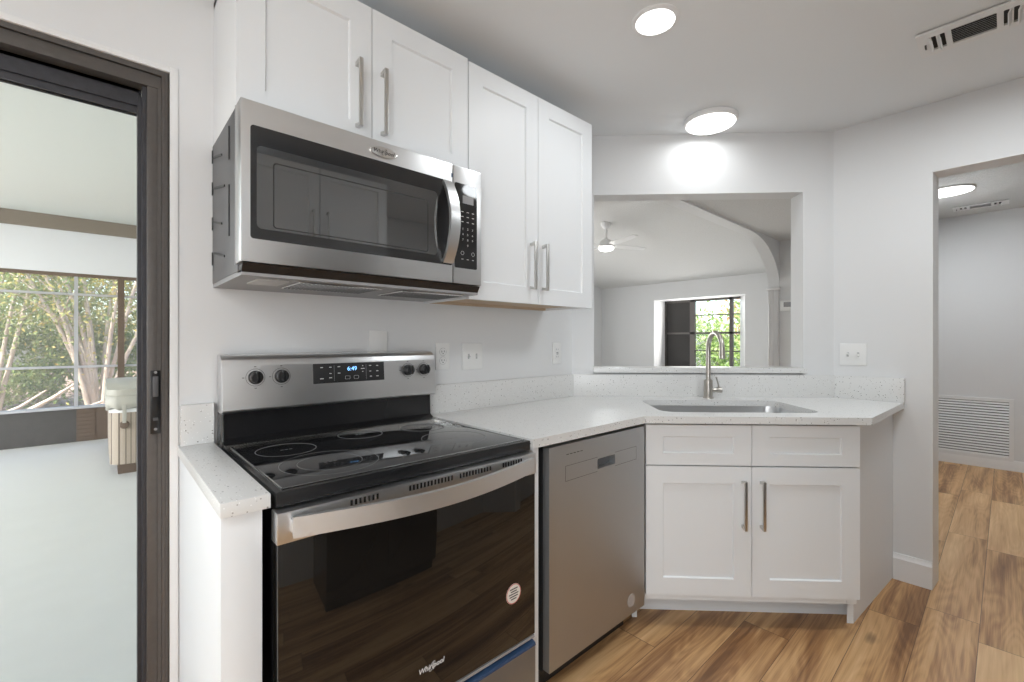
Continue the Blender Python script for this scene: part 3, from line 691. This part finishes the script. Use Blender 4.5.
for i, row in enumerate(('123', '456', '789', '0')):
    for j, chx in enumerate(row): obj('key_digit', G().text(chx, .010, face_m(m(.666 + .021*j + (.021 if row == '0' else 0)), my(MF-.0012), mz(1.625 - .019*i)), .0003), M['mark'], cp)
for z in (1.685, 1.668, 1.650):
    for x in (.664, .687, .710): obj('key_mark', G().box(m(x)-.0045, m(x)+.0045, my(MF-.0016), my(MF), mz(z)-.0011, mz(z)+.0011), M['mark'], cp)
for x in (.664, .710): obj('key_outline', G().ring((m(x), my(MF-.0012), mz(1.540)), (0,-1,0), .006, .0069, .0005, 20), M['mark'], cp)
for x in (.664, .687, .710): obj('key_mark', G().box(m(x)-.004, m(x)+.004, my(MF-.0016), my(MF), mz(1.518), mz(1.520)), M['mark'], cp)
bd = obj('badge', G().prism([(m(.368)+.045*math.cos(2*PI*i/40), mz(1.808)+.0155*math.sin(2*PI*i/40)) for i in range(40)], 'y', my(MF-.003), my(MF+.001), .001), M['chrome'], md)
obj('badge_lettering', wm(G(), m(.368), my(MF-.0032), mz(1.808), .0165), M['darkmark'], bd)
obj('film_tab', G().box(m(.6185), m(.6235), my(MF-.0012), my(MF), mz(1.795), mz(1.808)), M['film'], md, label='small blue film tab')
obj('lower_grille', G().prism([(my(-.405), mz(1.430)), (my(-.352), mz(1.430)), (my(-.352), mz(1.408)), (my(-.392), mz(1.408))], 'x', m(-.008), m(.746)), M['black'], mw)
un = obj('underside', G().box(m(-.008), m(.746), my(-.392), my(-.006), mz(1.400), mz(1.4125)), M['grey'], mw)
for x0 in (.14, .46):
    f_ = obj('grease_filter', G().box(m(x0), m(x0+.25), my(-.36), my(-.18), mz(1.395), mz(1.4005), .002), M['chrome'], un)
    g = G()
    for i in range(22): g.box(m(x0+.008+i*.011), m(x0+.013+i*.011), my(-.352), my(-.188), mz(1.3942), mz(1.3955))
    obj('filter_slot', g, M['darkgrey'], f_)
for x0 in (.04,): obj('cooktop_lamp_lens', G().box(m(x0), m(x0+.08), my(-.34), my(-.22), mz(1.396), mz(1.4005), .002), M['slotgrey'], un)

# ================================================================== WALL CABINETS
def wall_cab(label, x0, x1, z0, z1, split, handles, zh, bottom):
    cx = (x0+x1)/2; r = thing('wall_cabinet', label, 'cabinet', (cx, -.16, z0))
    g = G(); a, b = x0-cx+.002, x1-cx-.002; y0, y1 = -.303+.16, -.002+.16; h = z1-z0
    g.box(a, a+.018, y0, y1, .002, h); g.box(b-.018, b, y0, y1, .002, h); g.box(a, b, y0, y1, h-.018, h); g.box(a+.018, b-.018, y1-.012, y1, .02, h-.018)
    g.box(a+.018, b-.018, y0, y0+.018, .002, .04); 
    obj('carcass', g, M['cab'], r)
    g = G(); g.box(a+.018, b-.018, y0+.018, y1-.012, .014, .026); g.box(a+.018, b-.018, y1-.03, y1-.012, .002, .014)
    obj('bottom_panel', g, M['birch'] if bottom else M['cab'], r)
    for (d0, d1), hx in zip(((x0+.0015, split-.0015), (split+.0015, x1-.0015)), handles):
        d = obj('door', shaker(G(), d0-cx, d1-cx, 0, h-.001, -.325+.16, rail=.069), M['cab'], r)
        obj('handle', pull(hx-cx, zh[0]-z0, zh[1]-z0, -.325+.16), M['pull'], d)
    return r
wall_cab('short white two-door wall cabinet above the microwave', -.008, .7525, 1.848, 2.298, .371, (.322, .406), (1.895, 2.105), False)
wall_cab('tall white two-door wall cabinet beside the microwave', .755, 1.507, 1.392, 2.291, 1.130, (1.086, 1.160), (1.450, 1.653), True)

# ---- opposite side of the kitchen (seen only as reflections)
fr = thing('refrigerator', 'black two-door refrigerator mirrored in the oven door glass', 'refrigerator', (.74, -2.42, 0))
obj('case', G().box(-.45, .45, -.38, .36, .04, 1.75, .006), M['black'], fr)
for x0, x1, hx in ((-.45, -.003, -.03), (.003, .45, .03)):
    d = obj('door', G().box(x0, x1, .365, .42, .09, 1.745, .008), M['black'], fr)
    obj('handle', G().tube([(hx, .42, .75), (hx, .465, .77), (hx, .465, 1.35), (hx, .42, 1.37)], .010, 10), M['blackplastic'], d)
obj('base_grille', G().box(-.44, .44, .30, .38, .0, .085), M['blackplastic'], fr)
fc = thing('wall_cabinet', 'white two-door wall cabinet above the refrigerator mirrored in the microwave glass', 'cabinet', (.74, -2.40, 1.80), PI)
obj('carcass', G().box(-.45, .45, -.36, .68, 0, .51), M['cab'], fc)
for x0, x1, hx in ((-.45, -.003, -.045), (.003, .45, .045)):
    d = obj('door', shaker(G(), x0, x1, 0, .51, -.382, rail=.062, rec=.012), M['cab'], fc); obj('handle', pull(hx, .03, .24, -.382), M['pull'], d)

# ================================================================== PLATES, OUTLETS, SWITCHES
def plate_thing(name, label, cat, loc, rz, w, h):
    r = thing(name, label, cat, loc, rz); p = obj('plate', G().box(-w/2, w/2, -.006, -.0003, -h/2, h/2, .0025), M['plate'], r); return r, p
def screws(p, pts):
    g = G()
    for x, z in pts: g.cyl((x, -.0058, z), (x, -.0068, z), .0028, 12)
    obj('screw', g, M['vent'], p)
def duplex(p, off):
    o = obj('receptacle', G().prism(rrect(-.016, .016, off-.0135, off+.0135, .009), 'y', -.0078, -.004), M['plate'], p)
    g = G(); g.box(-.0075, -.005, -.0083, -.006, off-.003, off+.006); g.box(.005, .0075, -.0083, -.006, off-.002, off+.006); g.cyl((0, -.0083, off-.0075), (0, -.006, off-.0075), .0026, 12)
    obj('slot', g, M['darkmark'], o)
    obj('receptacle_rim', G().ring((0, -.0068, off), (0,-1,0), .0168, .0178, .0006, 32), M['grey'], o)
def toggle(p, x, up):
    obj('toggle_slot', G().box(x-.005, x+.005, -.0066, -.004, -.012, .012), M['slotgrey'], p)
    obj('toggle', G().prism([(-.006, -.004), (-.006, .004), (-.018, .010 if up else -.002), (-.018, .002 if up else -.010)], 'x', x-.0038, x+.0038, .0008), M['plate'], p)
r, p = plate_thing('outlet', 'white duplex outlet right beside the range console', 'outlet', (.852, 0, 1.1645), 0, .072, .118)
duplex(p, .0195); duplex(p, -.0195); screws(p, [(0, 0)])
r, p = plate_thing('light_switch', 'white double toggle switch plate on the wall above the counter', 'switch', (1.018, 0, 1.1605), 0, .118, .122)
for x in (-.023, .023): toggle(p, x, x > 0)
screws(p, [(-.023, .03), (-.023, -.03), (.023, .03), (.023, -.03)])
r, p = plate_thing('outlet', 'white rectangular outlet near the wall corner under the tall cabinet', 'outlet', (1.608, 0, 1.1635), 0, .07, .118)
o = obj('receptacle', G().box(-.0165, .0165, -.0082, -.004, -.034, .034, .001), M['plate'], p)
g = G()
for z in (.02, -.02): g.box(-.0075, -.005, -.0086, -.006, z-.003, z+.006); g.box(.005, .0075, -.0086, -.006, z-.002, z+.006)
g.box(-.008, .008, -.0086, -.006, -.006, -.001); g.box(-.008, .008, -.0086, -.006, .002, .007)
obj('slot', g, M['grey'], o); screws(p, [(0, .048), (0, -.048)])
r, p = plate_thing('blank_plate', 'plain white cover plate peeking above the range console', 'plate', (.547, 0, 1.214), 0, .078, .120); screws(p, [(0, .035), (0, -.035)])
r, p = plate_thing('light_switch', 'white double toggle switch plate on the wall beside the doorway', 'switch', (XR, -1.126, 1.158), -PI/2, .120, .120)
for x in (-.023, .023): toggle(p, x, x < 0)
screws(p, [(-.023, .03), (-.023, -.03), (.023, .03), (.023, -.03)])
th_ = thing('thermostat', 'small white thermostat on the wall past the arch', 'thermostat', (5.94, .10, 1.665), -PI/2)
obj('housing', G().box(-.085, .085, -.035, -.0005, -.06, .06, .006), M['plate'], th_)
obj('screen', G().box(-.045, .045, -.037, -.034, -.02, .04), M['grey'], th_); obj('lower_lip', G().box(-.09, .09, -.045, -.0005, -.066, -.058), M['plate'], th_)

# ================================================================== CEILING FIXTURES AND VENTS
dlt = thing('downlight', 'round recessed downlight above the range counter', 'ceiling light', (1.24, -.82, ZC))
obj('trim_ring', G().lathe([(.086, 0), (.086, -.003), (.082, -.006), (.070, -.008), (.069, -.005), (.069, 0)], (0,0,0)), M['trim'], dlt)
obj('diffuser', G().lathe([(.0695, -.0005), (.0695, -.0065), (.067, -.0075)], (0,0,0)), M['glow'], dlt)
dsc = thing('ceiling_light', 'flat round surface ceiling light above the sink', 'ceiling light', (2.13, -.63, ZC))
obj('housing', G().lathe([(.130, 0), (.134, -.004), (.134, -.018), (.130, -.024), (.122, -.026), (.121, -.02)], (0,0,0), n=48), M['trim'], dsc)
obj('diffuser', G().lathe([(.1215, -.004), (.1215, -.0275), (.118, -.0305), (.10, -.0315)], (0,0,0), n=48), M['glow'], dsc)
hlt = thing('ceiling_light', 'flat round ceiling light in the hall', 'ceiling light', (4.95, -1.36, 2.485))
obj('housing', G().lathe([(.165, 0), (.17, -.003), (.17, -.010), (.162, -.013), (.160, -.010)], (0,0,0), n=48), M['trim'], hlt)
obj('diffuser', G().lathe([(.1605, -.002), (.1605, -.0135), (.15, -.0155)], (0,0,0), n=48), M['glow'], hlt)
def vent(label, loc, rz, w, l):
    r = thing('ceiling_vent', label, 'vent', loc, rz)
    fr_ = [(-l/2,-w/2),(l/2,-w/2),(l/2,w/2),(-l/2,w/2)]; b = l*.5
    hs = [rrect(-l*.19, l*.19, -w*.32, w*.32, .004, 2)]
    for s in (-1, 1):
        for a, c in ((.245, .29), (.325, .37)): hs.append([(q, y) for q, y in rrect(min(s*l*a, s*l*c), max(s*l*a, s*l*c), -w*.30, w*.30, .003, 2)])
    obj('frame', G().prism(fr_, 'z', -.012, -.004, holes=hs), M['vent'], r)
    obj('cavity', G().box(-l/2+.01, l/2-.01, -w/2+.01, w/2-.01, -.0045, -.0005), M['ventdark'], r)
    n_ = 9
    for i in range(n_):
        y = -w*.28 + w*.56*i/(n_-1); obj('slat', G().prism([(y-.0025, -.0115), (y+.002, -.009), (y+.0025, -.008), (y-.002, -.0105)], 'x', -l*.188, l*.188), M['vent'], r)
    for s in (-1, 1):
        for a in (.295, .375):
            x = s*l*a; obj('deflector', G().prism([(x, -.012), (x+s*l*.018, -.010), (x-s*.003, -.026), (x-s*.006, -.026)], 'y', -w*.29, w*.29), M['vent'], r)
    obj('lever', G().tube([(-l*.43, -.01, -.012), (-l*.43, .0, -.022), (-l*.43, .015, -.018)], .003, 8), M['darkgrey'], r)
    return r
vent('white louvred vent in the kitchen ceiling before the hall doorway', (2.15, -1.610, ZC), -PI/2, .19, .31)
vent('small white ceiling vent in the hall', (5.72, -1.53, 2.485), -PI/2, .17, .36)
rgv = thing('return_grille', 'large white louvred air return grille low on the hall end wall', 'grille', (6.107, -1.32, .383), -PI/2)
GW, GH = .42, .295
obj('frame', G().prism([(-GW,-GH),(GW,-GH),(GW,GH),(-GW,GH)], 'y', -.012, -.001, holes=[[(-GW+.03,-GH+.032),(GW-.03,-GH+.032),(GW-.03,GH-.032),(-GW+.03,GH-.032)]]), M['vent'], rgv)
obj('cavity', G().box(-GW+.02, GW-.02, -.003, -.0008, -GH+.02, GH-.02), M['ventdark'], rgv)
for i in range(20):
    z = -GH+.043 + i*(2*GH-.086)/19
    obj('louvre', G().prism([(-.011, z-.012), (-.0095, z-.012), (-.002, z+.006), (-.0035, z+.006)], 'x', -GW+.028, GW-.028), M['vent'], rgv)

# ================================================================== LIVING ROOM
fan = thing('ceiling_fan', 'white ceiling fan with a lit globe beyond the pass-through', 'ceiling fan', (5.30, 2.33, 2.975))
obj('canopy', G().lathe([(.075, .02), (.075, -.02), (.05, -.065), (.02, -.08)], (0,0,0)), M['trim'], fan)
obj('downrod', G().cyl((0,0,-.07), (0,0,-.24), .016, 14), M['trim'], fan)
obj('motor_housing', G().lathe([(.03, -.22), (.085, -.26), (.115, -.31), (.115, -.345), (.105, -.35)], (0,0,0)), M['trim'], fan)
obj('light_globe', G().lathe([(.11, -.34), (.112, -.365), (.095, -.39), (.05, -.405)], (0,0,0)), M['fanglow'], fan)
for a in (-20, 70, 160, 250):
    g = G(); ca, sa = math.cos(math.radians(a)), math.sin(math.radians(a)); A = []
    for i in range(9):
        r_ = .10 + .60*i/8; w = .035 + .025*math.sin(PI*min(1, i/8*.9+.1)); tw = .012
        A.append([g.bm.verts.new((ca*r_ - sa*y, sa*r_ + ca*y, -.32 - y*.20 + dz)) for y, dz in ((-w, -.004), (w, -.004), (w, .004), (-w, .004))])
    for p_, q_ in zip(A, A[1:]):
        for j in range(4): g.bm.faces.new((p_[j], p_[(j+1)%4], q_[(j+1)%4], q_[j]))
    g.bm.faces.new(A[0][::-1]); g.bm.faces.new(A[-1])
    obj('blade', g, M['trim'], fan)
# bay window
bw = sroot('window_1', 'dark framed bay window looking onto a green garden')
BX = 8.25
g = G(); g.box(7.92, BX+.02, BY0-.1, BY1+.06, BZ1, BZ1+.05); g.box(7.92, BX+.02, BY0-.1, BY1+.06, BZ0-.05, BZ0); g.box(7.92, BX+.02, BY1, BY1+.05, BZ0, BZ1)
g.prism([(7.92, BY0), (7.92, BY0-.05), (BX+.03, 1.50), (BX+.0, 1.545)], 'z', BZ0, BZ1)
struct('window_reveal', g, M['trim'], parent=bw)
g = G()
for y0, y1 in ((1.66, 1.72), (2.37, 2.47), (BY1-.03, BY1)): g.box(BX-.03, BX+.02, y0, y1, BZ0, BZ1)
for z0, z1 in ((BZ1-.04, BZ1), (1.362, 1.398), (BZ0, BZ0+.03)): g.box(BX-.03, BX+.02, 1.545, BY1, z0, z1)
for z in (1.72, 1.04): g.box(BX-.02, BX+.01, 1.545, 2.42, z-.010, z+.010)
struct('window_frame', g, M['bronze'], parent=bw)
struct('screen_panel', G().box(BX-.012, BX+.0, 2.47, BY1-.03, BZ0+.03, BZ1-.04), M['screen'], parent=bw)
struct('pane', G().box(BX-.003, BX+.001, 1.585, 2.40, BZ0+.03, BZ1-.04), M['glass'], parent=bw)
# added, unseen living room window, put in to light the living room
lw = sroot('window_2', 'added unseen white framed living room side window')
g = G()
for x0, x1 in ((3.5, 3.55), (4.57, 4.63), (5.65, 5.7)): g.box(x0, x1, 4.28, 4.34, .5, 2.15)
for z0, z1 in ((.5, .55), (2.1, 2.15)): g.box(3.5, 5.7, 4.28, 4.34, z0, z1)
struct('window_frame', g, M['trim'], parent=lw); struct('pane', G().box(3.55, 5.65, 4.31, 4.315, .55, 2.1), M['glass'], parent=lw)

# ================================================================== SUNROOM
YW = 6.26
struct('ceiling_sunroom', G().box(-4.1, 1.9, .12, 6.4, 2.79, 2.85), M['sunceil'], 'pale green sunroom ceiling')
struct('wall_sunroom_far', G().box(-4.1, -.50, YW, YW+.12, -.05, .37), M['knee'], 'dark grey knee wall under the sunroom screens')
g = G(); g.box(-.50, 1.84, YW, YW+.12, -.05, .37)
for i in range(8): g.box(-.50, -.33, YW-.012, YW, -.03+.05*i, .005+.05*i); g.box(-.22, 1.84, YW-.012, YW, -.03+.05*i, .005+.05*i)
struct('wall_sunroom_corner', g, M['brown'], 'brown slatted knee wall behind the spa')
struct('trim_3', G().box(-4.1, 1.84, YW-.03, YW+.14, .37, .395), M['screenframe'], 'grey sill under the sunroom screens')
struct('trim_4', G().box(-4.1, 1.84, YW-.03, YW+.05, 2.615, 2.79), M['beam'], 'weathered brown beam at the sunroom ceiling')
struct('wall_sunroom_head', G().box(-4.1, 1.84, YW, YW+.10, 2.09, 2.615), M['sunwhite'], 'white panel above the sunroom screens')
w3 = sroot('window_3', 'grey framed screen windows of the sunroom', (0, YW+.05, 0))
g = G()
for x in (-3.2, -2.3, -1.4, -.505, .42, 1.3): g.box(x-.018, x+.018, -.02, .02, .395, 2.09)
for z in (1.825, .90): g.box(-4.1, 1.84, -.017, .017, z-.014, z+.014)
struct('screen_frame', g, M['screenframe'], parent=w3)
struct('insect_screen', G().box(-4.1, 1.84, .005, .007, .395, 2.07), M['netting'], parent=w3)
g = G(); g.box(-4.1, 1.84, -.03, .03, 2.05, 2.09); g.box(-.105, -.04, -.05, .0, .395, 2.06)
for i in range(40): g.box(-.108, -.037, -.055, -.05, .42+.04*i, .44+.04*i)
struct('brown_post', g, M['brown'], parent=w3)
g = G(); g.box(-4.1, -3.98, .12, 6.4, -.05, .37)
struct('wall_sunroom_left', g, M['knee'])
# spa
sp_ = thing('hot_tub', 'tan slatted hot tub with a pale vinyl cover in the sunroom', 'hot tub', (.78, 4.90, -.05))
obj('cabinet', G().prism(rrect(-.99, .99, -.90, .90, .12, 8), 'z', .10, .595), M['tubside'], sp_)
obj('base', G().box(-.93, .93, -.84, .84, 0, .10), M['brown'], sp_)
obj('rim', G().prism(rrect(-.995, .995, -.905, .905, .12), 'z', .595, .632), M['cream'], sp_)
cv = obj('cover', G().prism(rrect(-1.01, 1.01, -.92, .92, .12), 'z', .69, .82, .02), M['vinyl'], sp_)
g = G(); 
base = rrect(-1.015, 1.015, -.925, .925, .12, 10); A = []; 
dense = []
for i in range(len(base)):
    a, b = Vector(base[i]), Vector(base[(i+1)%len(base)]); n_ = max(1, int((b-a).length/.05)); dense += [a+(b-a)*j/n_ for j in range(n_)]
for k_, z in ((0, .76), (.5, .70), (1, .632)):
    A.append([g.bm.verts.new((p_.x*(1+.006*math.sin(i*1.7)*k_), p_.y*(1+.01*math.sin(i*1.3+1)*k_), z + .012*math.sin(i*.9)*k_)) for i, p_ in enumerate(dense)])
for p_, q_ in zip(A, A[1:]):
    for j in range(len(p_)): g.bm.faces.new((p_[j], p_[(j+1)%len(p_)], q_[(j+1)%len(p_)], q_[j]))
sk2 = obj('cover_skirt', g, M['vinyl'], cv); sk2.modifiers.new('thickness', 'SOLIDIFY').thickness = .008
stp = obj('strap', G().box(-.90, -.87, -.935, -.925, .50, .68, .002), M['vinyl'], cv)
obj('strap_lock', G().lathe([(.03, 0), (.038, .006), (.036, .018), (.02, .024)], (-.885, -.908, .48), (0,-1,0), 20), M['brown'], stp)

# ================================================================== OUTSIDE
struct('ground', G().box(-14, 22, 6.5, 26, -.3, -.15), M['ground'], 'brown leaf litter outside the sunroom')
struct('ground_garden', G().box(8.5, 22, -6, 6.49, -.3, -.15), M['carpet'], 'pale gravel outside the bay window')
def leaves(centres, n, rad, size, flat=.8):
    g = G()
    for _ in range(n):
        c = Vector(random.choice(centres)); d = Vector((random.gauss(0,1), random.gauss(0,1), random.gauss(0,1)*flat)); p = c + d*rad*.5
        t = Vector((random.uniform(-1,1), random.uniform(-1,1), random.uniform(-.9,.5))).normalized(); u = t.orthogonal().normalized(); w = t.cross(u)
        a = random.uniform(0, 2*PI); u, w = u*math.cos(a)+w*math.sin(a), w*math.cos(a)-u*math.sin(a); s_ = size*random.uniform(.6, 1.3)
        v = [g.bm.verts.new(p + q) for q in (-u*s_, w*s_*.42 + t*s_*.1, u*s_, -w*s_*.42 + t*s_*.1)]
        g.bm.faces.new(v)
    return g
def tree(label, x, y, stems, h, spread, leafm, nl, lsize, crown_r, lo=.5, r0=.07, group='trees outside the sunroom'):
    r = thing('tree', label, 'tree', (x, y, -.15), 0, group); g = G(); tips = []
    for s in range(stems):
        a = random.uniform(0, 2*PI); sp2 = spread*random.uniform(.4, 1.1); pts = []; rr = []
        ph = random.uniform(0, 6); n_ = 9; bo = Vector((math.cos(a), math.sin(a), 0))*random.uniform(.02, .16)
        for i in range(n_):
            t = i/(n_-1); pts.append(bo + Vector((math.cos(a)*sp2*t**1.3 + .10*math.sin(ph+t*5)*t, math.sin(a)*sp2*t**1.3 + .10*math.cos(ph+t*4)*t, h*t*random.uniform(.95, 1.0))))
            rr.append(r0*random.uniform(.85,1.1)*(1 - .78*t))
        g.tube(pts, rr, 8)
        for i in range(3, n_):
            tips.append(tuple(pts[i]))
            if i < n_-1:
                b = a + random.uniform(-1.6, 1.6); ln = random.uniform(.4, 1.0); e = [pts[i], pts[i]+Vector((math.cos(b)*ln*.5, math.sin(b)*ln*.5, ln*.45)), pts[i]+Vector((math.cos(b)*ln, math.sin(b)*ln, ln*.7))]
                g.tube(e, [rr[i]*.5, rr[i]*.35, .005], 6); tips += [tuple(e[1]), tuple(e[2])]
    obj('trunk', g, M['bark'], r, 60)
    tips = [t for t in tips if t[2] > lo] or tips
    obj('foliage', leaves(tips, nl, crown_r, lsize), leafm, r, 0)
    return r
T_ = [(-.30, 10.2, 13, 4.6, 2.0, 'leafB', 7500, .042, 'multi-stemmed pale tree seen through the right half of the screens'),
      (-1.75, 10.6, 4, 4.8, 1.0, 'leafA', 8000, .045, 'slender green tree at the left of the screens'),
      (-3.0, 11.8, 5, 4.6, 1.4, 'leafA', 8000, .05, 'leafy tree farther left behind the screens'),
      (1.1, 12.0, 7, 4.8, 1.5, 'leafB', 7000, .045, 'yellowing tree behind the brown post'),
      (-1.2, 13.0, 6, 5.2, 1.6, 'leafA', 9000, .055, 'dense green tree behind the centre of the screens')]
for x, y, ns, h, spd, lm, nl, ls, lab in T_: tree(lab, x, y, ns, h, spd, M[lm], nl, ls, 1.0, lo=.9, r0=.042)
def bush(label, x, y, w, h, lm, n_, ls, group, dep=.5, z0=-.15):
    r = thing('shrub', label, 'shrub', (x, y, z0), 0, group); cen = []; g = G()
    for i in range(16):
        a = random.uniform(0, 2*PI); q = random.uniform(.1, 1); hh = h*random.uniform(.25, 1); tip = (math.cos(a)*w*q*.5, math.sin(a)*dep*q, hh); cen.append(tip)
        g.tube([(math.cos(a)*.05, math.sin(a)*.05, 0), (tip[0]*.5, tip[1]*.5, hh*.6), tip], [.018, .012, .004], 6)
    obj('stems', g, M['bark'], r, 60); obj('foliage', leaves(cen, n_, .42, ls), lm, r, 0)
for i, (x, y, w, h, lab) in enumerate(((-4.2, 13.4, 2.6, 2.6, 'dark shrub behind the leafy tree'), (-2.4, 12.3, 2.4, 2.0, 'dark shrub behind the slender trees'), (-.5, 12.6, 2.4, 1.9, 'dark shrub behind the multi-stemmed tree'), (1.9, 13.6, 2.8, 2.6, 'dark shrub beyond the yellowing tree'))):
    bush(lab, x, y, w, h, M['leafA'], 6000, .06, 'dark shrubs beyond the sunroom', .9)
for x, y, w, h, lab in ((-2.3, 10.9, 1.6, .9, 'low dark shrub under the slender tree'), (-1.2, 11.6, 1.6, 1.0, 'low dark shrub beside the multi-stemmed tree'), (.7, 11.2, 1.6, .9, 'low dark shrub near the brown post'), (-3.4, 11.0, 1.6, 1.0, 'low dark shrub under the leafy tree')):
    bush(lab, x, y, w, h, M['leafA'], 2500, .045, 'low shrubs under the trees', .4)
dd = thing('fallen_branch', 'pale bare branches lying under the trees outside the sunroom', 'branch', (-1.15, 8.9, -.15))
g = G(); g.tube([(-.9,.1,.05),(-.2,.0,.12),(.4,.15,.1),(.9,.3,.3)], [.05,.045,.04,.02], 8); g.tube([(-.2,.0,.12),(.3,-.1,.45),(.6,-.1,.7)], [.035,.03,.012], 8); g.tube([(-.6,.2,.05),(-.1,.3,.3),(.2,.35,.55)], [.03,.025,.01], 8)
obj('wood', g, M['bark'], dd, 60)
for x, y, w, h, lm, lab in ((9.7, 2.6, 1.0, 1.9, 'leafC', 'bright green shrub outside the bay window, left of the panes'), (10.2, 2.0, 1.0, 2.1, 'leafC', 'bright green shrub in the middle of the bay window view'), (9.6, 1.5, .8, 1.5, 'leafC', 'low bright shrub behind the right bay panes'), (11.2, 2.4, 1.6, 2.9, 'leafD', 'copper-leaved shrub at the top of the bay window view'), (11.6, 1.3, 1.4, 2.6, 'leafC', 'tall green shrub at the right of the bay window view')):
    bush(lab, x, y, w, h, M[lm], 1500, .06, 'garden shrubs outside the bay window', .5)
